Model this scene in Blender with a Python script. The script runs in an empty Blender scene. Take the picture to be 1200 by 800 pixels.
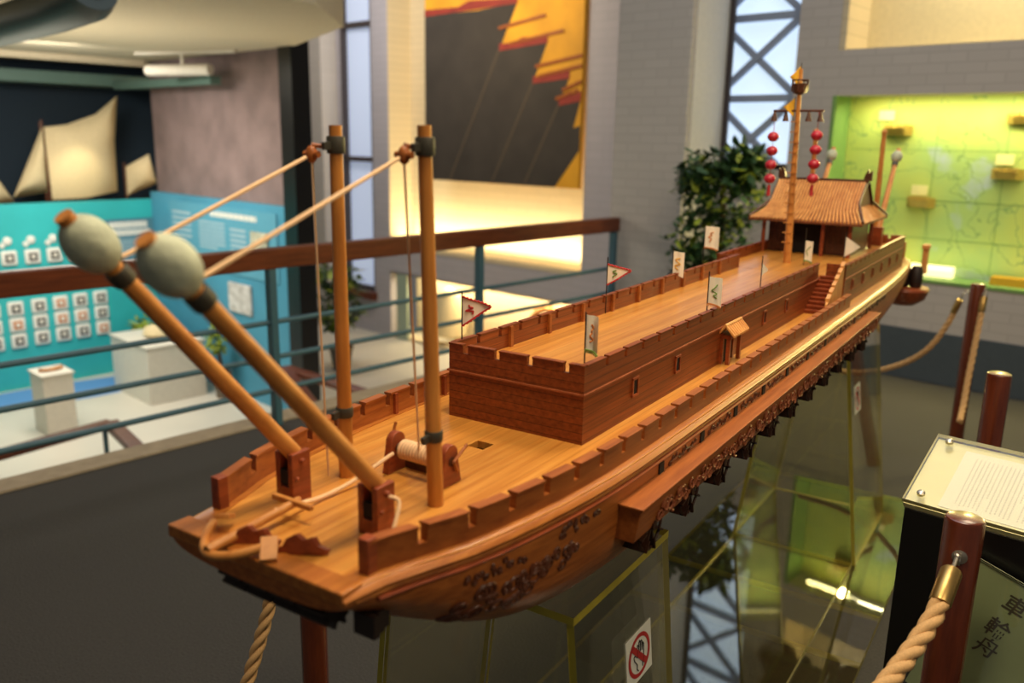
import bpy, bmesh, math, random
from mathutils import Vector, Matrix
random.seed(7)
SC = bpy.context.scene
COL = SC.collection
PI = math.pi

# ------------------------------------------------------------------ helpers
def lin(h, a=1.0):
    h = h.lstrip('#')
    v = [int(h[i:i+2], 16)/255 for i in (0, 2, 4)]
    return tuple(((c/12.92) if c <= .04045 else ((c+.055)/1.055)**2.4) for c in v) + (a,)

class MB:
    def __init__(self): self.v = []; self.f = []; self.mi = []; self.cur = 0
    def add(self, vs, fs, mi=None):
        o = len(self.v)
        self.v += [Vector(p) for p in vs]
        for i, f in enumerate(fs):
            self.f.append(tuple(o+k for k in f))
            self.mi.append(self.cur if mi is None else (mi[i] if isinstance(mi, (list, tuple)) else mi))
        return self
    def hexa(self, p, mi=None):      # p: 4 bottom + 4 top
        return self.add(p, [(3,2,1,0),(4,5,6,7),(0,1,5,4),(1,2,6,5),(2,3,7,6),(3,0,4,7)], mi)
    def box(self, a, b, mi=None):
        x0,y0,z0 = a; x1,y1,z1 = b
        return self.hexa([(x0,y0,z0),(x1,y0,z0),(x1,y1,z0),(x0,y1,z0),(x0,y0,z1),(x1,y0,z1),(x1,y1,z1),(x0,y1,z1)], mi)
    def bar(self, p, q, w, h, up=(0,0,1), mi=None):   # box-section bar p->q
        p = Vector(p); q = Vector(q); d = (q-p).normalized(); u = Vector(up)
        s = d.cross(u)
        if s.length < 1e-6: s = d.cross(Vector((1,0,0)))
        s.normalize(); u = s.cross(d).normalized()
        s *= w/2; u *= h/2
        return self.hexa([p-s-u, p+s-u, p+s+u, p-s+u, q-s-u, q+s-u, q+s+u, q-s+u], mi)
    def tube(self, pts, r, n=8, cap=True, mi=None):
        pts = [Vector(p) for p in pts]; m = len(pts)
        rs = r if isinstance(r, (list, tuple)) else [r]*m
        t0 = (pts[1]-pts[0]).normalized()
        nn = t0.orthogonal().normalized()
        vs = []; prev = t0
        for i in range(m):
            t = (pts[min(i+1, m-1)]-pts[max(i-1, 0)])
            t = t.normalized() if t.length > 1e-9 else prev
            ax = prev.cross(t)
            if ax.length > 1e-7:
                nn = Matrix.Rotation(prev.angle(t), 3, ax.normalized()) @ nn
            prev = t; b = t.cross(nn)
            for k in range(n):
                a = 2*PI*k/n
                vs.append(pts[i]+rs[i]*(math.cos(a)*nn+math.sin(a)*b))
        fs = [(i*n+k, i*n+(k+1) % n, (i+1)*n+(k+1) % n, (i+1)*n+k) for i in range(m-1) for k in range(n)]
        if cap: fs += [tuple(range(n-1, -1, -1)), tuple((m-1)*n+k for k in range(n))]
        return self.add(vs, fs, mi)
    def lathe(self, prof, base, axis=(0,0,1), n=20, mi=None):   # prof: (r, h)
        ax = Vector(axis).normalized(); u = ax.orthogonal().normalized(); w = ax.cross(u); b = Vector(base)
        vs = []; m = len(prof)
        for r, h in prof:
            for k in range(n):
                a = 2*PI*k/n
                vs.append(b+ax*h+max(r, 1e-5)*(math.cos(a)*u+math.sin(a)*w))
        fs = [(i*n+k, i*n+(k+1) % n, (i+1)*n+(k+1) % n, (i+1)*n+k) for i in range(m-1) for k in range(n)]
        fs += [tuple(range(n-1, -1, -1)), tuple((m-1)*n+k for k in range(n))]
        return self.add(vs, fs, mi)
    def ell(self, c, r, axis=(0,0,1), n=16, m=10, mi=None):     # ellipsoid: r=(radial, axial)
        prof = [(r[0]*math.sin(PI*i/m), -r[1]*math.cos(PI*i/m)) for i in range(m+1)]
        return self.lathe(prof, c, axis, n, mi)
    def prism(self, poly, d, mi=None):   # planar 3-D polygon extruded by vector d
        n = len(poly); d = Vector(d); p = [Vector(q) for q in poly]
        return self.add(p+[q+d for q in p], [tuple(range(n-1, -1, -1)), tuple(range(n, 2*n))] +
                        [(i, (i+1) % n, n+(i+1) % n, n+i) for i in range(n)], mi)
    def loft(self, secs, closed=False, cap=True, mi=None):   # sections with equal count
        n = len(secs[0]); vs = [p for s in secs for p in s]; fs = []
        rng = n if closed else n-1
        for i in range(len(secs)-1):
            for k in range(rng):
                fs.append((i*n+k, i*n+(k+1) % n, (i+1)*n+(k+1) % n, (i+1)*n+k))
        if cap: fs += [tuple(range(n-1, -1, -1)), tuple((len(secs)-1)*n+k for k in range(n))]
        return self.add(vs, fs, mi)
    def build(self, name, mat, parent=None, smooth=40, bevel=0, at=None):
        me = bpy.data.meshes.new(name)
        me.from_pydata([tuple(p) for p in self.v], [], self.f)
        mats = mat if isinstance(mat, (list, tuple)) else [mat]
        for m in mats: me.materials.append(m)
        if len(mats) > 1:
            for p, i in zip(me.polygons, self.mi): p.material_index = i
        bm = bmesh.new(); bm.from_mesh(me)
        bmesh.ops.recalc_face_normals(bm, faces=bm.faces)
        bm.to_mesh(me); bm.free()
        if smooth:
            for p in me.polygons: p.use_smooth = True
            me.set_sharp_from_angle(angle=math.radians(smooth))
        o = bpy.data.objects.new(name, me); COL.objects.link(o)
        if parent is not None:
            o.parent = parent
            if parent.get('_w'):      # world-space modelled things
                o.matrix_parent_inverse = wm(parent).inverted()
        if bevel:
            b = o.modifiers.new('Bevel', 'BEVEL'); b.width = bevel; b.segments = 2; b.limit_method = 'ANGLE'
        return o

def wm(o):
    m = Matrix.LocRotScale(o.location, o.rotation_euler, o.scale)
    return m

def thing(name, label, cat, loc, group=None, rz=0):
    o = bpy.data.objects.new(name, None); COL.objects.link(o)
    o.location = loc; o.rotation_euler = (0, 0, rz); o.empty_display_size = .1
    o['label'] = label; o['category'] = cat; o['_w'] = 1
    if group: o['group'] = group
    return o
def tag(o, label, cat, group=None):
    o['label'] = label; o['category'] = cat
    if group: o['group'] = group
    return o
def struct(o): o['kind'] = 'structure'; return o
def sub(parent):   # mesh parents of sub-parts share the parent's space (identity)
    return parent

def catmull(pts, n=8):
    P = [Vector(p) for p in pts]; P = [2*P[0]-P[1]]+P+[2*P[-1]-P[-2]]; out = []
    for i in range(1, len(P)-2):
        for k in range(n):
            t = k/n; a, b, c, d = P[i-1], P[i], P[i+1], P[i+2]
            out.append(.5*((2*b)+(-a+c)*t+(2*a-5*b+4*c-d)*t*t+(-a+3*b-3*c+d)*t**3))
    out.append(P[-2]); return out
def lerp(xs, ys, x):
    if x <= xs[0]: return ys[0]
    for i in range(len(xs)-1):
        if x <= xs[i+1]:
            t = (x-xs[i])/(xs[i+1]-xs[i]); return ys[i]+t*(ys[i+1]-ys[i])
    return ys[-1]
def smooth_table(xs, ys, x):   # catmull-like smooth interpolation
    if x <= xs[0]: return ys[0]
    if x >= xs[-1]: return ys[-1]
    i = max(k for k in range(len(xs)-1) if xs[k] <= x)
    def m(k):
        if k == 0: return (ys[1]-ys[0])/(xs[1]-xs[0])
        if k == len(xs)-1: return (ys[-1]-ys[-2])/(xs[-1]-xs[-2])
        return (ys[k+1]-ys[k-1])/(xs[k+1]-xs[k-1])
    h = xs[i+1]-xs[i]; t = (x-xs[i])/h
    return ((2*t**3-3*t*t+1)*ys[i]+(t**3-2*t*t+t)*h*m(i)+(-2*t**3+3*t*t)*ys[i+1]+(t**3-t*t)*h*m(i+1))

def twisted(mb, path, r, turns_per_m=14, n=7):
    P = [Vector(p) for p in path]
    # resample
    D = [0]
    for i in range(1, len(P)): D.append(D[-1]+(P[i]-P[i-1]).length)
    N = max(12, int(D[-1]/(r*.55)))
    Q = []
    for k in range(N+1):
        d = D[-1]*k/N; i = max(j for j in range(len(D)-1) if D[j] <= d+1e-9)
        t = (d-D[i])/max(1e-9, D[i+1]-D[i]); Q.append(P[i].lerp(P[i+1], t))
    for s in range(3):
        pts = []; prev = (Q[1]-Q[0]).normalized(); nn = prev.orthogonal().normalized()
        for k in range(N+1):
            t = (Q[min(k+1, N)]-Q[max(k-1, 0)]).normalized(); ax = prev.cross(t)
            if ax.length > 1e-7: nn = Matrix.Rotation(prev.angle(t), 3, ax.normalized()) @ nn
            prev = t; b = t.cross(nn); a = 2*PI*(s/3 + D[-1]*k/N*turns_per_m)
            pts.append(Q[k]+r*.5*(math.cos(a)*nn+math.sin(a)*b))
        mb.tube(pts, r*.6, n)

# ------------------------------------------------------------------ materials
def new_mat(name):
    m = bpy.data.materials.new(name); m.use_nodes = True
    nt = m.node_tree; b = nt.nodes['Principled BSDF']
    return m, nt, b
def N(nt, typ, **kw):
    n = nt.nodes.new(typ)
    for k, v in kw.items():
        if k.startswith('i_'): n.inputs[k[2:].replace('_', ' ')].default_value = v
        else: setattr(n, k, v)
    return n
def plain(name, hexc, rough=.5, metal=0, spec=.5, noise=.06, scale=30, bump=0, coat=0):
    m, nt, b = new_mat(name); L = nt.links
    c = lin(hexc)
    tc = N(nt, 'ShaderNodeTexCoord'); no = N(nt, 'ShaderNodeTexNoise'); no.inputs['Scale'].default_value = scale
    no.inputs['Detail'].default_value = 4
    L.new(tc.outputs['Object'], no.inputs['Vector'])
    mx = N(nt, 'ShaderNodeMix', data_type='RGBA')
    mx.inputs[6].default_value = tuple(max(0, x*(1-noise*2)) for x in c[:3])+(1,)
    mx.inputs[7].default_value = tuple(min(1, x*(1+noise*2)) for x in c[:3])+(1,)
    L.new(no.outputs['Fac'], mx.inputs[0]); L.new(mx.outputs[2], b.inputs['Base Color'])
    b.inputs['Roughness'].default_value = rough; b.inputs['Metallic'].default_value = metal
    b.inputs['Specular IOR Level'].default_value = spec; b.inputs['Coat Weight'].default_value = coat
    if bump:
        bp = N(nt, 'ShaderNodeBump'); bp.inputs['Strength'].default_value = bump; bp.inputs['Distance'].default_value = .01
        L.new(no.outputs['Fac'], bp.inputs['Height']); L.new(bp.outputs[0], b.inputs['Normal'])
    return m
def wood(name, dark, light, grain=(4, 60, 60), plank=None, rough=.42, coat=.15, vary=.5):
    """grain: noise stretch; plank: list of (axis, width, line fraction, line darkness)"""
    m, nt, b = new_mat(name); L = nt.links
    tc = N(nt, 'ShaderNodeTexCoord'); mp = N(nt, 'ShaderNodeMapping'); mp.inputs['Scale'].default_value = grain
    L.new(tc.outputs['Object'], mp.inputs['Vector'])
    no = N(nt, 'ShaderNodeTexNoise'); no.inputs['Scale'].default_value = 1.0; no.inputs['Detail'].default_value = 6; no.inputs['Roughness'].default_value = .65
    L.new(mp.outputs[0], no.inputs['Vector'])
    rp = N(nt, 'ShaderNodeValToRGB'); rp.color_ramp.elements[0].position = .3; rp.color_ramp.elements[1].position = .72
    rp.color_ramp.elements[0].color = lin(dark); rp.color_ramp.elements[1].color = lin(light)
    L.new(no.outputs['Fac'], rp.inputs[0]); out = rp.outputs[0]
    if plank:
        sx = N(nt, 'ShaderNodeSeparateXYZ'); L.new(tc.outputs['Object'], sx.inputs[0])
        for ax, w, frac, dk in plank:
            dv = N(nt, 'ShaderNodeMath', operation='DIVIDE'); dv.inputs[1].default_value = w
            L.new(sx.outputs[ax], dv.inputs[0])
            fl = N(nt, 'ShaderNodeMath', operation='FLOOR'); L.new(dv.outputs[0], fl.inputs[0])
            wn = N(nt, 'ShaderNodeTexWhiteNoise', noise_dimensions='1D'); L.new(fl.outputs[0], wn.inputs['W'])
            mr = N(nt, 'ShaderNodeMapRange'); mr.inputs[3].default_value = 1-.35*vary; mr.inputs[4].default_value = 1+.25*vary
            L.new(wn.outputs['Value'], mr.inputs[0])
            m1 = N(nt, 'ShaderNodeVectorMath', operation='SCALE'); L.new(out, m1.inputs[0]); L.new(mr.outputs[0], m1.inputs['Scale'])
            fr = N(nt, 'ShaderNodeMath', operation='FRACT'); L.new(dv.outputs[0], fr.inputs[0])
            lt = N(nt, 'ShaderNodeMath', operation='LESS_THAN'); lt.inputs[1].default_value = frac; L.new(fr.outputs[0], lt.inputs[0])
            mr2 = N(nt, 'ShaderNodeMapRange'); mr2.inputs[3].default_value = 1; mr2.inputs[4].default_value = dk; L.new(lt.outputs[0], mr2.inputs[0])
            m2 = N(nt, 'ShaderNodeVectorMath', operation='SCALE'); L.new(m1.outputs[0], m2.inputs[0]); L.new(mr2.outputs[0], m2.inputs['Scale'])
            out = m2.outputs[0]
    L.new(out, b.inputs['Base Color'])
    b.inputs['Roughness'].default_value = rough; b.inputs['Specular IOR Level'].default_value = .35; b.inputs['Coat Weight'].default_value = coat; b.inputs['Coat Roughness'].default_value = .25
    bp = N(nt, 'ShaderNodeBump'); bp.inputs['Strength'].default_value = .12; bp.inputs['Distance'].default_value = .002
    L.new(no.outputs['Fac'], bp.inputs['Height']); L.new(bp.outputs[0], b.inputs['Normal'])
    return m
def emit(name, hexc, strength):
    m, nt, b = new_mat(name); c = lin(hexc)
    b.inputs['Base Color'].default_value = c; b.inputs['Emission Color'].default_value = c
    b.inputs['Emission Strength'].default_value = strength; b.inputs['Roughness'].default_value = .4
    return m
def acrylic(name, tint, refl=.10, rough=.02, body=.04):
    m = bpy.data.materials.new(name); m.use_nodes = True; nt = m.node_tree; L = nt.links
    for n in list(nt.nodes): nt.nodes.remove(n)
    o = N(nt, 'ShaderNodeOutputMaterial'); tr = N(nt, 'ShaderNodeBsdfTransparent'); tr.inputs[0].default_value = lin(tint)
    gl = N(nt, 'ShaderNodeBsdfGlossy'); gl.inputs['Roughness'].default_value = rough; gl.inputs[0].default_value = (1, 1, 1, 1)
    df = N(nt, 'ShaderNodeBsdfDiffuse'); df.inputs[0].default_value = lin('#b9b48f')
    lw = N(nt, 'ShaderNodeLayerWeight'); lw.inputs[0].default_value = .5
    pw = N(nt, 'ShaderNodeMath', operation='POWER'); pw.inputs[1].default_value = 3.5; L.new(lw.outputs['Facing'], pw.inputs[0])
    ad = N(nt, 'ShaderNodeMath', operation='MULTIPLY_ADD'); ad.inputs[1].default_value = .85; ad.inputs[2].default_value = refl
    L.new(pw.outputs[0], ad.inputs[0]); ad.use_clamp = True
    m0 = N(nt, 'ShaderNodeMixShader'); m0.inputs[0].default_value = body; L.new(tr.outputs[0], m0.inputs[1]); L.new(df.outputs[0], m0.inputs[2])
    mx = N(nt, 'ShaderNodeMixShader'); L.new(ad.outputs[0], mx.inputs[0]); L.new(m0.outputs[0], mx.inputs[1]); L.new(gl.outputs[0], mx.inputs[2])
    L.new(mx.outputs[0], o.inputs[0])
    return m
def brick(name, hexc, mortar, sx=.24, sy=.07, rough=.9):
    m, nt, b = new_mat(name); L = nt.links
    tc = N(nt, 'ShaderNodeTexCoord'); mp = N(nt, 'ShaderNodeMapping'); mp.inputs['Rotation'].default_value = (PI/2, 0, 0)
    L.new(tc.outputs['Object'], mp.inputs[0])
    br = N(nt, 'ShaderNodeTexBrick'); br.inputs['Scale'].default_value = 1; br.inputs['Brick Width'].default_value = sx
    br.inputs['Row Height'].default_value = sy; br.inputs['Mortar Size'].default_value = .006
    c = lin(hexc); br.inputs['Color1'].default_value = c; br.inputs['Color2'].default_value = tuple(x*.95 for x in c[:3])+(1,)
    br.inputs['Mortar'].default_value = lin(mortar)
    L.new(mp.outputs[0], br.inputs['Vector']); L.new(br.outputs[0], b.inputs['Base Color'])
    b.inputs['Roughness'].default_value = rough
    bp = N(nt, 'ShaderNodeBump'); bp.inputs['Strength'].default_value = .15; bp.inputs['Distance'].default_value = .002; bp.invert = True
    L.new(br.outputs['Fac'], bp.inputs['Height']); L.new(bp.outputs[0], b.inputs['Normal'])
    return m

M = {}
M['deck'] = wood('deck_planks', '#b06a24', '#da9b48', (3, 90, 60), [(1, .021, .05, .72)], rough=.34, coat=.4, vary=.35)
M['house'] = wood('house_planks', '#642a0b', '#964a1c', (5, 90, 150), [(2, .0141, .09, .42)], rough=.48, coat=.05, vary=.3)
M['hull'] = wood('hull_planks', '#834318', '#ba6c2e', (4, 90, 110), [(2, .019, .05, .7)], rough=.45, coat=.08, vary=.5)
M['red'] = wood('red_wood', '#74331a', '#a04d28', (9, 90, 90), rough=.4, coat=.2)
M['bul'] = wood('bulwark_wood', '#7f3f16', '#ad632a', (7, 90, 90), rough=.45, coat=.08)
M['rail'] = wood('rail_wood', '#8e4b18', '#bd7630', (3, 120, 120), rough=.36, coat=.25)
M['mast'] = wood('mast_wood', '#b06a26', '#cf8a3e', (60, 60, 7), rough=.42, coat=.15)
M['arm'] = wood('arm_wood', '#a8652a', '#d08f48', (14, 60, 14), rough=.42, coat=.15)
M['dark'] = wood('dark_wood', '#3a1d10', '#5c3018', (20, 80, 80), rough=.45)
M['wheel'] = wood('wheel_wood', '#25120a', '#40200f', (20, 80, 80), rough=.5, coat=0)
M['black'] = plain('black_wood', '#241812', .5)
M['carve'] = wood('carved_wood', '#7c3b1d', '#a9603a', (30, 30, 30), rough=.5, coat=.1)
M['carved'] = wood('carved_dark', '#4a2412', '#6d381d', (30, 30, 30), rough=.5)
M['roof'] = wood('roof_tiles', '#bd7638', '#e8ab62', (40, 40, 8), rough=.45, coat=.1)
M['roofb'] = wood('roof_bed', '#5a2c14', '#7d4524', (40, 40, 8), rough=.6, coat=0)
M['band'] = plain('band', '#3b372c', .5)
M['stone'] = plain('stone_ball', '#aeb39c', .75, noise=.2, scale=40, bump=.3)
M['cord'] = plain('cord', '#e2bb90', .8)
M['white'] = plain('flag_cloth', '#e6dcc8', .8)
M['redp'] = plain('red_paint', '#b3282a', .6)
M['greenp'] = plain('green_paint', '#6f8a3c', .6)
M['yellowp'] = plain('yellow_cloth', '#e0aa2a', .7)
M['tinyship'] = plain('tiny_ship_wood', '#b59a42', .6)
M['orange'] = plain('orange_paint', '#c7793a', .7)
M['lantern'] = plain('lantern_red', '#b01e34', .35)
M['hole_shade'] = plain('opening_shade', '#140a06', .9)  # near-black colour paints the shade inside openings, ports and slots
M['rope'] = plain('barrier_rope', '#c39a66', .8, noise=.15, scale=300)
M['post'] = wood('post_wood', '#4a1f12', '#6b3018', (40, 40, 5), rough=.25, coat=.5)
M['brass'] = plain('brass', '#a88a52', .35, metal=.9)
M['steel'] = plain('steel', '#b9b2a5', .3, metal=.9)
M['handrail'] = wood('handrail_wood', '#4f2311', '#74391d', (40, 4, 40), rough=.4, coat=.2)
M['bluepaint'] = plain('blue_paint', '#3f6270', .45)
M['carpet'] = plain('carpet', '#393735', .95, noise=.25, scale=130, bump=.5)
M['lfloor'] = plain('pale_floor', '#cfcabd', .4, noise=.08, scale=1.2)
M['kerb'] = plain('kerb_stone', '#a59680', .8, noise=.15, scale=12)
M['brickw'] = brick('grey_brick', '#c4bdb6', '#b9b2ab')
M['greyw'] = brick('grey_block', '#b0acb4', '#a5a2aa', .4, .1)
M['cream'] = brick('cream_block', '#d8c8a6', '#c9ba98', .4, .1)
M['teal'] = plain('teal_panel', '#2fb0b4', .55, noise=.12, scale=2)
M['blue'] = plain('blue_panel', '#4a95b4', .55, noise=.15, scale=1.5)
M['navy'] = plain('navy_wall', '#0f2433', .8)
M['purple'] = plain('mural_cloth', '#84716f', .85, noise=.25, scale=3)
M['ceil'] = plain('ceiling_plaster', '#c9bda2', .9)
M['duct'] = plain('duct_paint', '#31403f', .5)
M['beam'] = plain('beam_paint', '#557067', .6)
M['sail'] = plain('sail_cloth', '#d8c69c', .85, noise=.05)
M['wpaint'] = plain('white_paint', '#d9d3c6', .6)
M['slate'] = plain('slate_band', '#4a545b', .8)
M['jade'] = plain('jade_frame', '#7ea65c', .5)
M['blackbox'] = plain('black_laminate', '#0d0c0c', .35)
M['paper'] = plain('paper', '#e4dfd2', .6, noise=.02)
M['ink'] = plain('ink', '#2a2826', .7)
M['greytext'] = plain('grey_print', '#c4bfb4', .7)
M['leaf'] = plain('leaf', '#31512a', .5, noise=.4, scale=9)
M['leaf2'] = plain('leaf_light', '#93a332', .5, noise=.3, scale=9)
M['bark'] = plain('bark', '#5b4632', .9)
M['pot'] = plain('pot', '#6b5f52', .8)
M['acr'] = acrylic('clear_acrylic', '#fbfaf2', .035, .01, .012)
M['acrb'] = acrylic('clear_acrylic_base', '#e4e0c8', .10, .02, .03)
M['acre'] = plain('acrylic_edge', '#a79a32', .35, noise=.1)
M['acrs'] = acrylic('frosty_acrylic', '#f0ebb8', .08, .08, .35)
M['winpane'] = emit('daylight_pane', '#cfe2f4', .95)
M['winpane2'] = emit('daylight_pane_dim', '#b9c6e0', .55)
M['steelbar'] = plain('window_brace', '#98a3b8', .6)
M['frame'] = plain('window_frame', '#453c3c', .6)
M['cardw'] = plain('card_white', '#e5e5dd', .6)

# ------------------------------------------------------------------ camera (30 mm lens at eye height)
F = 997.05; PITCH, ROLL, YAW = .233028, .0191047, .744039
Rz = Matrix.Rotation(YAW, 3, 'Z')
fwd = Rz @ Vector((0, math.cos(PITCH), -math.sin(PITCH)))
up0 = Rz @ Vector((0, math.sin(PITCH), math.cos(PITCH)))
rt0 = Rz @ Vector((1, 0, 0))
rt = math.cos(ROLL)*rt0 + math.sin(ROLL)*up0
up = -math.sin(ROLL)*rt0 + math.cos(ROLL)*up0
cam = bpy.data.cameras.new('camera'); camo = bpy.data.objects.new('camera', cam); COL.objects.link(camo)
camo.matrix_world = Matrix((( rt.x, up.x, -fwd.x, 0), (rt.y, up.y, -fwd.y, 0), (rt.z, up.z, -fwd.z, 1.62), (0, 0, 0, 1)))
cam.sensor_width = 36; cam.sensor_fit = 'HORIZONTAL'; cam.lens = F/1200*36
cam.clip_start = .02; cam.clip_end = 200
cam.dof.use_dof = True; cam.dof.focus_distance = 1.68; cam.dof.aperture_fstop = 2.7
SC.camera = camo

# ================================================================== THE SHIP
ZD = 1.135                         # height of the main deck above the floor
HB = .235                          # keel to deck
SO = Vector((-.9384, 1.0242, ZD-HB))
SA = Vector((-.1726, .985, 0)).normalized()
RZ = math.atan2(SA.y, SA.x)
def L(s, t, z): return Vector((s, -t, z+HB))
def SW(s, t, z):                   # ship coordinates -> world
    return SO + SA*s + Vector((SA.y, -SA.x, 0))*t + Vector((0, 0, z+HB))
ship = thing('model_ship', 'long wooden warship model with notched deckhouse and roofed pavilion on a clear stand', 'ship model', SO, rz=RZ)
del ship['_w']
SH = dict(parent=ship)

WS = [-.565, -.5, -.45, -.39, -.28, -.16, -.05, .1, 1.8, 2.2, 2.5, 2.75, 2.95]
WT = [.148, .160, .178, .199, .221, .236, .2425, .245, .245, .242, .232, .218, .20]
ZS = [-.565, -.5, -.4, -.3, -.2, -.05, .1, 1.9, 2.3, 2.6, 2.95]
ZB = [-.034, -.072, -.13, -.178, -.205, -.222, -.228, -.228, -.2, -.165, -.105]
def wg(s): return smooth_table(WS, WT, s)
def zb(s): return smooth_table(ZS, ZB, s)
def srange(a, b, n): return [a+(b-a)*i/n for i in range(n+1)]
SL = srange(-.565, .1, 26)+srange(.2, 1.8, 16)+srange(1.85, 2.95, 22)

# hull
mb = MB(); secs = []
for s in SL:
    w = wg(s); d = zb(s); top = -.010; e = 3.4 if s > -.3 else 2.6+.8*max(0, (s+.565)/.265)
    half = []
    for i in range(15):
        a = PI/2*i/14
        t = w*max(0, math.cos(a))**(2/e); z = top+(d-top)*math.sin(a)**(2/e)
        half.append((t, z))
    secs.append([L(s, t, z) for t, z in half]+[L(s, -t, z) for t, z in half[-2::-1]])
mb.loft(secs)
hull = mb.build('hull', M['hull'], **SH, smooth=50)

# main deck with square hatches cut out
mb = MB()
poly = [(s, wg(s)-.004) for s in SL if s <= 2.96]
top = [L(s, t, 0) for s, t in poly]+[L(s, -t, 0) for s, t in reversed(poly)]
mb.prism(top, (0, 0, -.012))
deck = mb.build('main_deck', M['deck'], **SH, smooth=0)
hatches = [(-.095, 0, .03, .016), (-.34, .13, .028, .016), (-.47, .1, .02, .012), (-.40, -.1, .03, .010), (-.33, -.01, .02, .01)]
cut = MB()
for s, t, a, b in hatches[:4]:
    cut.box(L(s-a/2, t+b, -.03), L(s+a/2, t-b, .03))
co = cut.build('cutter', M['hole_shade'], **SH, smooth=0)
md = deck.modifiers.new('b', 'BOOLEAN'); md.object = co; md.operation = 'DIFFERENCE'; md.solver = 'EXACT'
dg = bpy.context.evaluated_depsgraph_get(); nm = bpy.data.meshes.new_from_object(deck.evaluated_get(dg))
deck.modifiers.clear(); old = deck.data; deck.data = nm; nm.name = 'main_deck'; bpy.data.objects.remove(co)
for s, t, a, b in hatches[:4]:
    h = MB(); h.box(L(s-a/2-.004, t+b+.004, -.030), L(s+a/2+.004, t-b-.004, -.026)); h.box(L(s+a/2+.001, t+b+.004, -.03), L(s+a/2+.004, t-b-.004, -.0125)); h.box(L(s-a/2-.001, t-b-.001, -.03), L(s+a/2+.004, t-b-.004, -.0125))
    h.build('hatch_bottom', M['hole_shade'], deck, smooth=0)  # bottom and two sides coloured near-black for the shade in the hatch

# bow edge board and gunwale, rub rails
mb = MB(); mb.box(L(-.568, .149, -.014), L(-.535, -.153, .003))
mb.build('bow_board', M['rail'], **SH, bevel=.002)
def sweep(name, prof, mat, s0, s1, side, n=60, parent=ship):
    mb = MB(); secs = []
    for s in srange(s0, s1, n):
        w = wg(s); secs.append([L(s, side*(w+a), z) for a, z in prof])
    mb.loft(secs, closed=True)
    return mb.build(name, mat, parent, smooth=40)
for side in (1, -1):
    sweep('gunwale', [(-.034, .0015), (-.011, .003), (0, -.004), (.003, -.008), (.001, -.013), (-.034, -.013)], M['rail'], -.567, 2.9, side)
    sweep('rub_rail', [(-.01, -.019), (.003, -.0195), (.0045, -.022), (.003, -.0245), (-.01, -.025)], M['red'], -.52, 2.85, side)
    sweep('lower_rail', [(-.01, -.0135), (.001, -.0135), (.002, -.0155), (.001, -.017), (-.01, -.017)], M['rail'], -.55, 2.9, side)

# bulwarks with notches
def bulwark(side, s0, s1, starts, end_stop=None):
    mb = MB()
    def bt(s): return wg(s)-.0135-.003*max(0, min(1, (s+.2)/.3))
    th = .011; n = 70
    secs = [[L(s, side*bt(s), 0), L(s, side*(bt(s)-th), 0), L(s, side*(bt(s)-th), .020), L(s, side*bt(s), .020)] for s in srange(s0, s1, n)]
    mb.loft(secs, closed=True)
    edges = [s0]+starts+[s1]; gap = .0125
    for i in range(len(edges)-1):
        a = edges[i]+(gap/2 if i else 0); b = edges[i+1]-(gap/2 if i < len(edges)-2 else 0)
        if b-a < .01: continue
        for (z0, z1, x) in ((.020, .0395, 0), (.0395, .0430, .0025)):
            sec = [[L(s, side*(bt(s)+x), z0), L(s, side*(bt(s)-th-x), z0), L(s, side*(bt(s)-th-x), z1), L(s, side*(bt(s)+x), z1)] for s in srange(a, b, 5)]
            mb.loft(sec, closed=True)
    return mb.build('bulwark', M['bul'], ship, smooth=30), bt
nR = [-.449+.0715*i*.96 for i in range(0, 29)]
nR = [s for s in nR if s < 1.5]
bR, bt = bulwark(1, -.517, 1.56, nR)
bL, _ = bulwark(-1, -.497, 1.56, [-.417+.0715*.96*i for i in range(0, 29) if -.417+.0715*.96*i < 1.5])
for side, s in ((1, -.514), (-1, -.494)):
    p = MB(); p.box(L(s-.008, side*(bt(s)+.002), 0), L(s+.008, side*(bt(s)-.014), .046)); p.build('bulwark_end_post', M['red'], bR if side > 0 else bL, bevel=.0012)
for k in range(13):
    s = -.2+k*.145
    p = MB(); p.box(L(s-.004, -(bt(s)-.010), 0), L(s+.004, -(bt(s)-.017), .040)); p.build('bulwark_post', M['red'], bL, smooth=0)

# sponsons, carved scrolls, paddle wheels, ports
def curl(mb, c, r, turns, side, s_dir=1, tr=.0026, tplane=.0, tilt=0):
    pts = []
    for i in range(int(14*turns)+1):
        a = 2*PI*i/14+tilt; q = r*(1-.72*i/(14*turns))
        pts.append((c[0]+s_dir*q*math.cos(a), c[1], c[2]+q*math.sin(a)*.95))
    mb.tube([L(s, side*(t+tplane), z) for s, t, z in pts], [tr*(1-.3*i/len(pts)) for i in range(len(pts))], 6)
def scroll(mb, s0, s1, t, z0, z1, side, n, seed, tr, slope=0.0):
    rnd = random.Random(seed); pts = []
    for i in range(n):
        u = (i+.5)/n; s = s0+(s1-s0)*u
        zc = z0+(z1-z0)*(.5+.22*math.sin(i*2.1+seed)+rnd.uniform(-.08, .08))
        r = (z1-z0)*rnd.uniform(.26, .40)
        curl(mb, (s, t+slope*(zc-z1), zc), r, rnd.uniform(1.0, 1.5), side, rnd.choice((1, -1)), tr, tilt=rnd.uniform(0, 6))
        pts.append((s, zc-r*.5*rnd.choice((1, -1))))
    path = catmull([L(s, side*(t+slope*(z-z1)), z) for s, z in pts], 5)
    mb.tube(path, tr*.9, 6)
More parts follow.
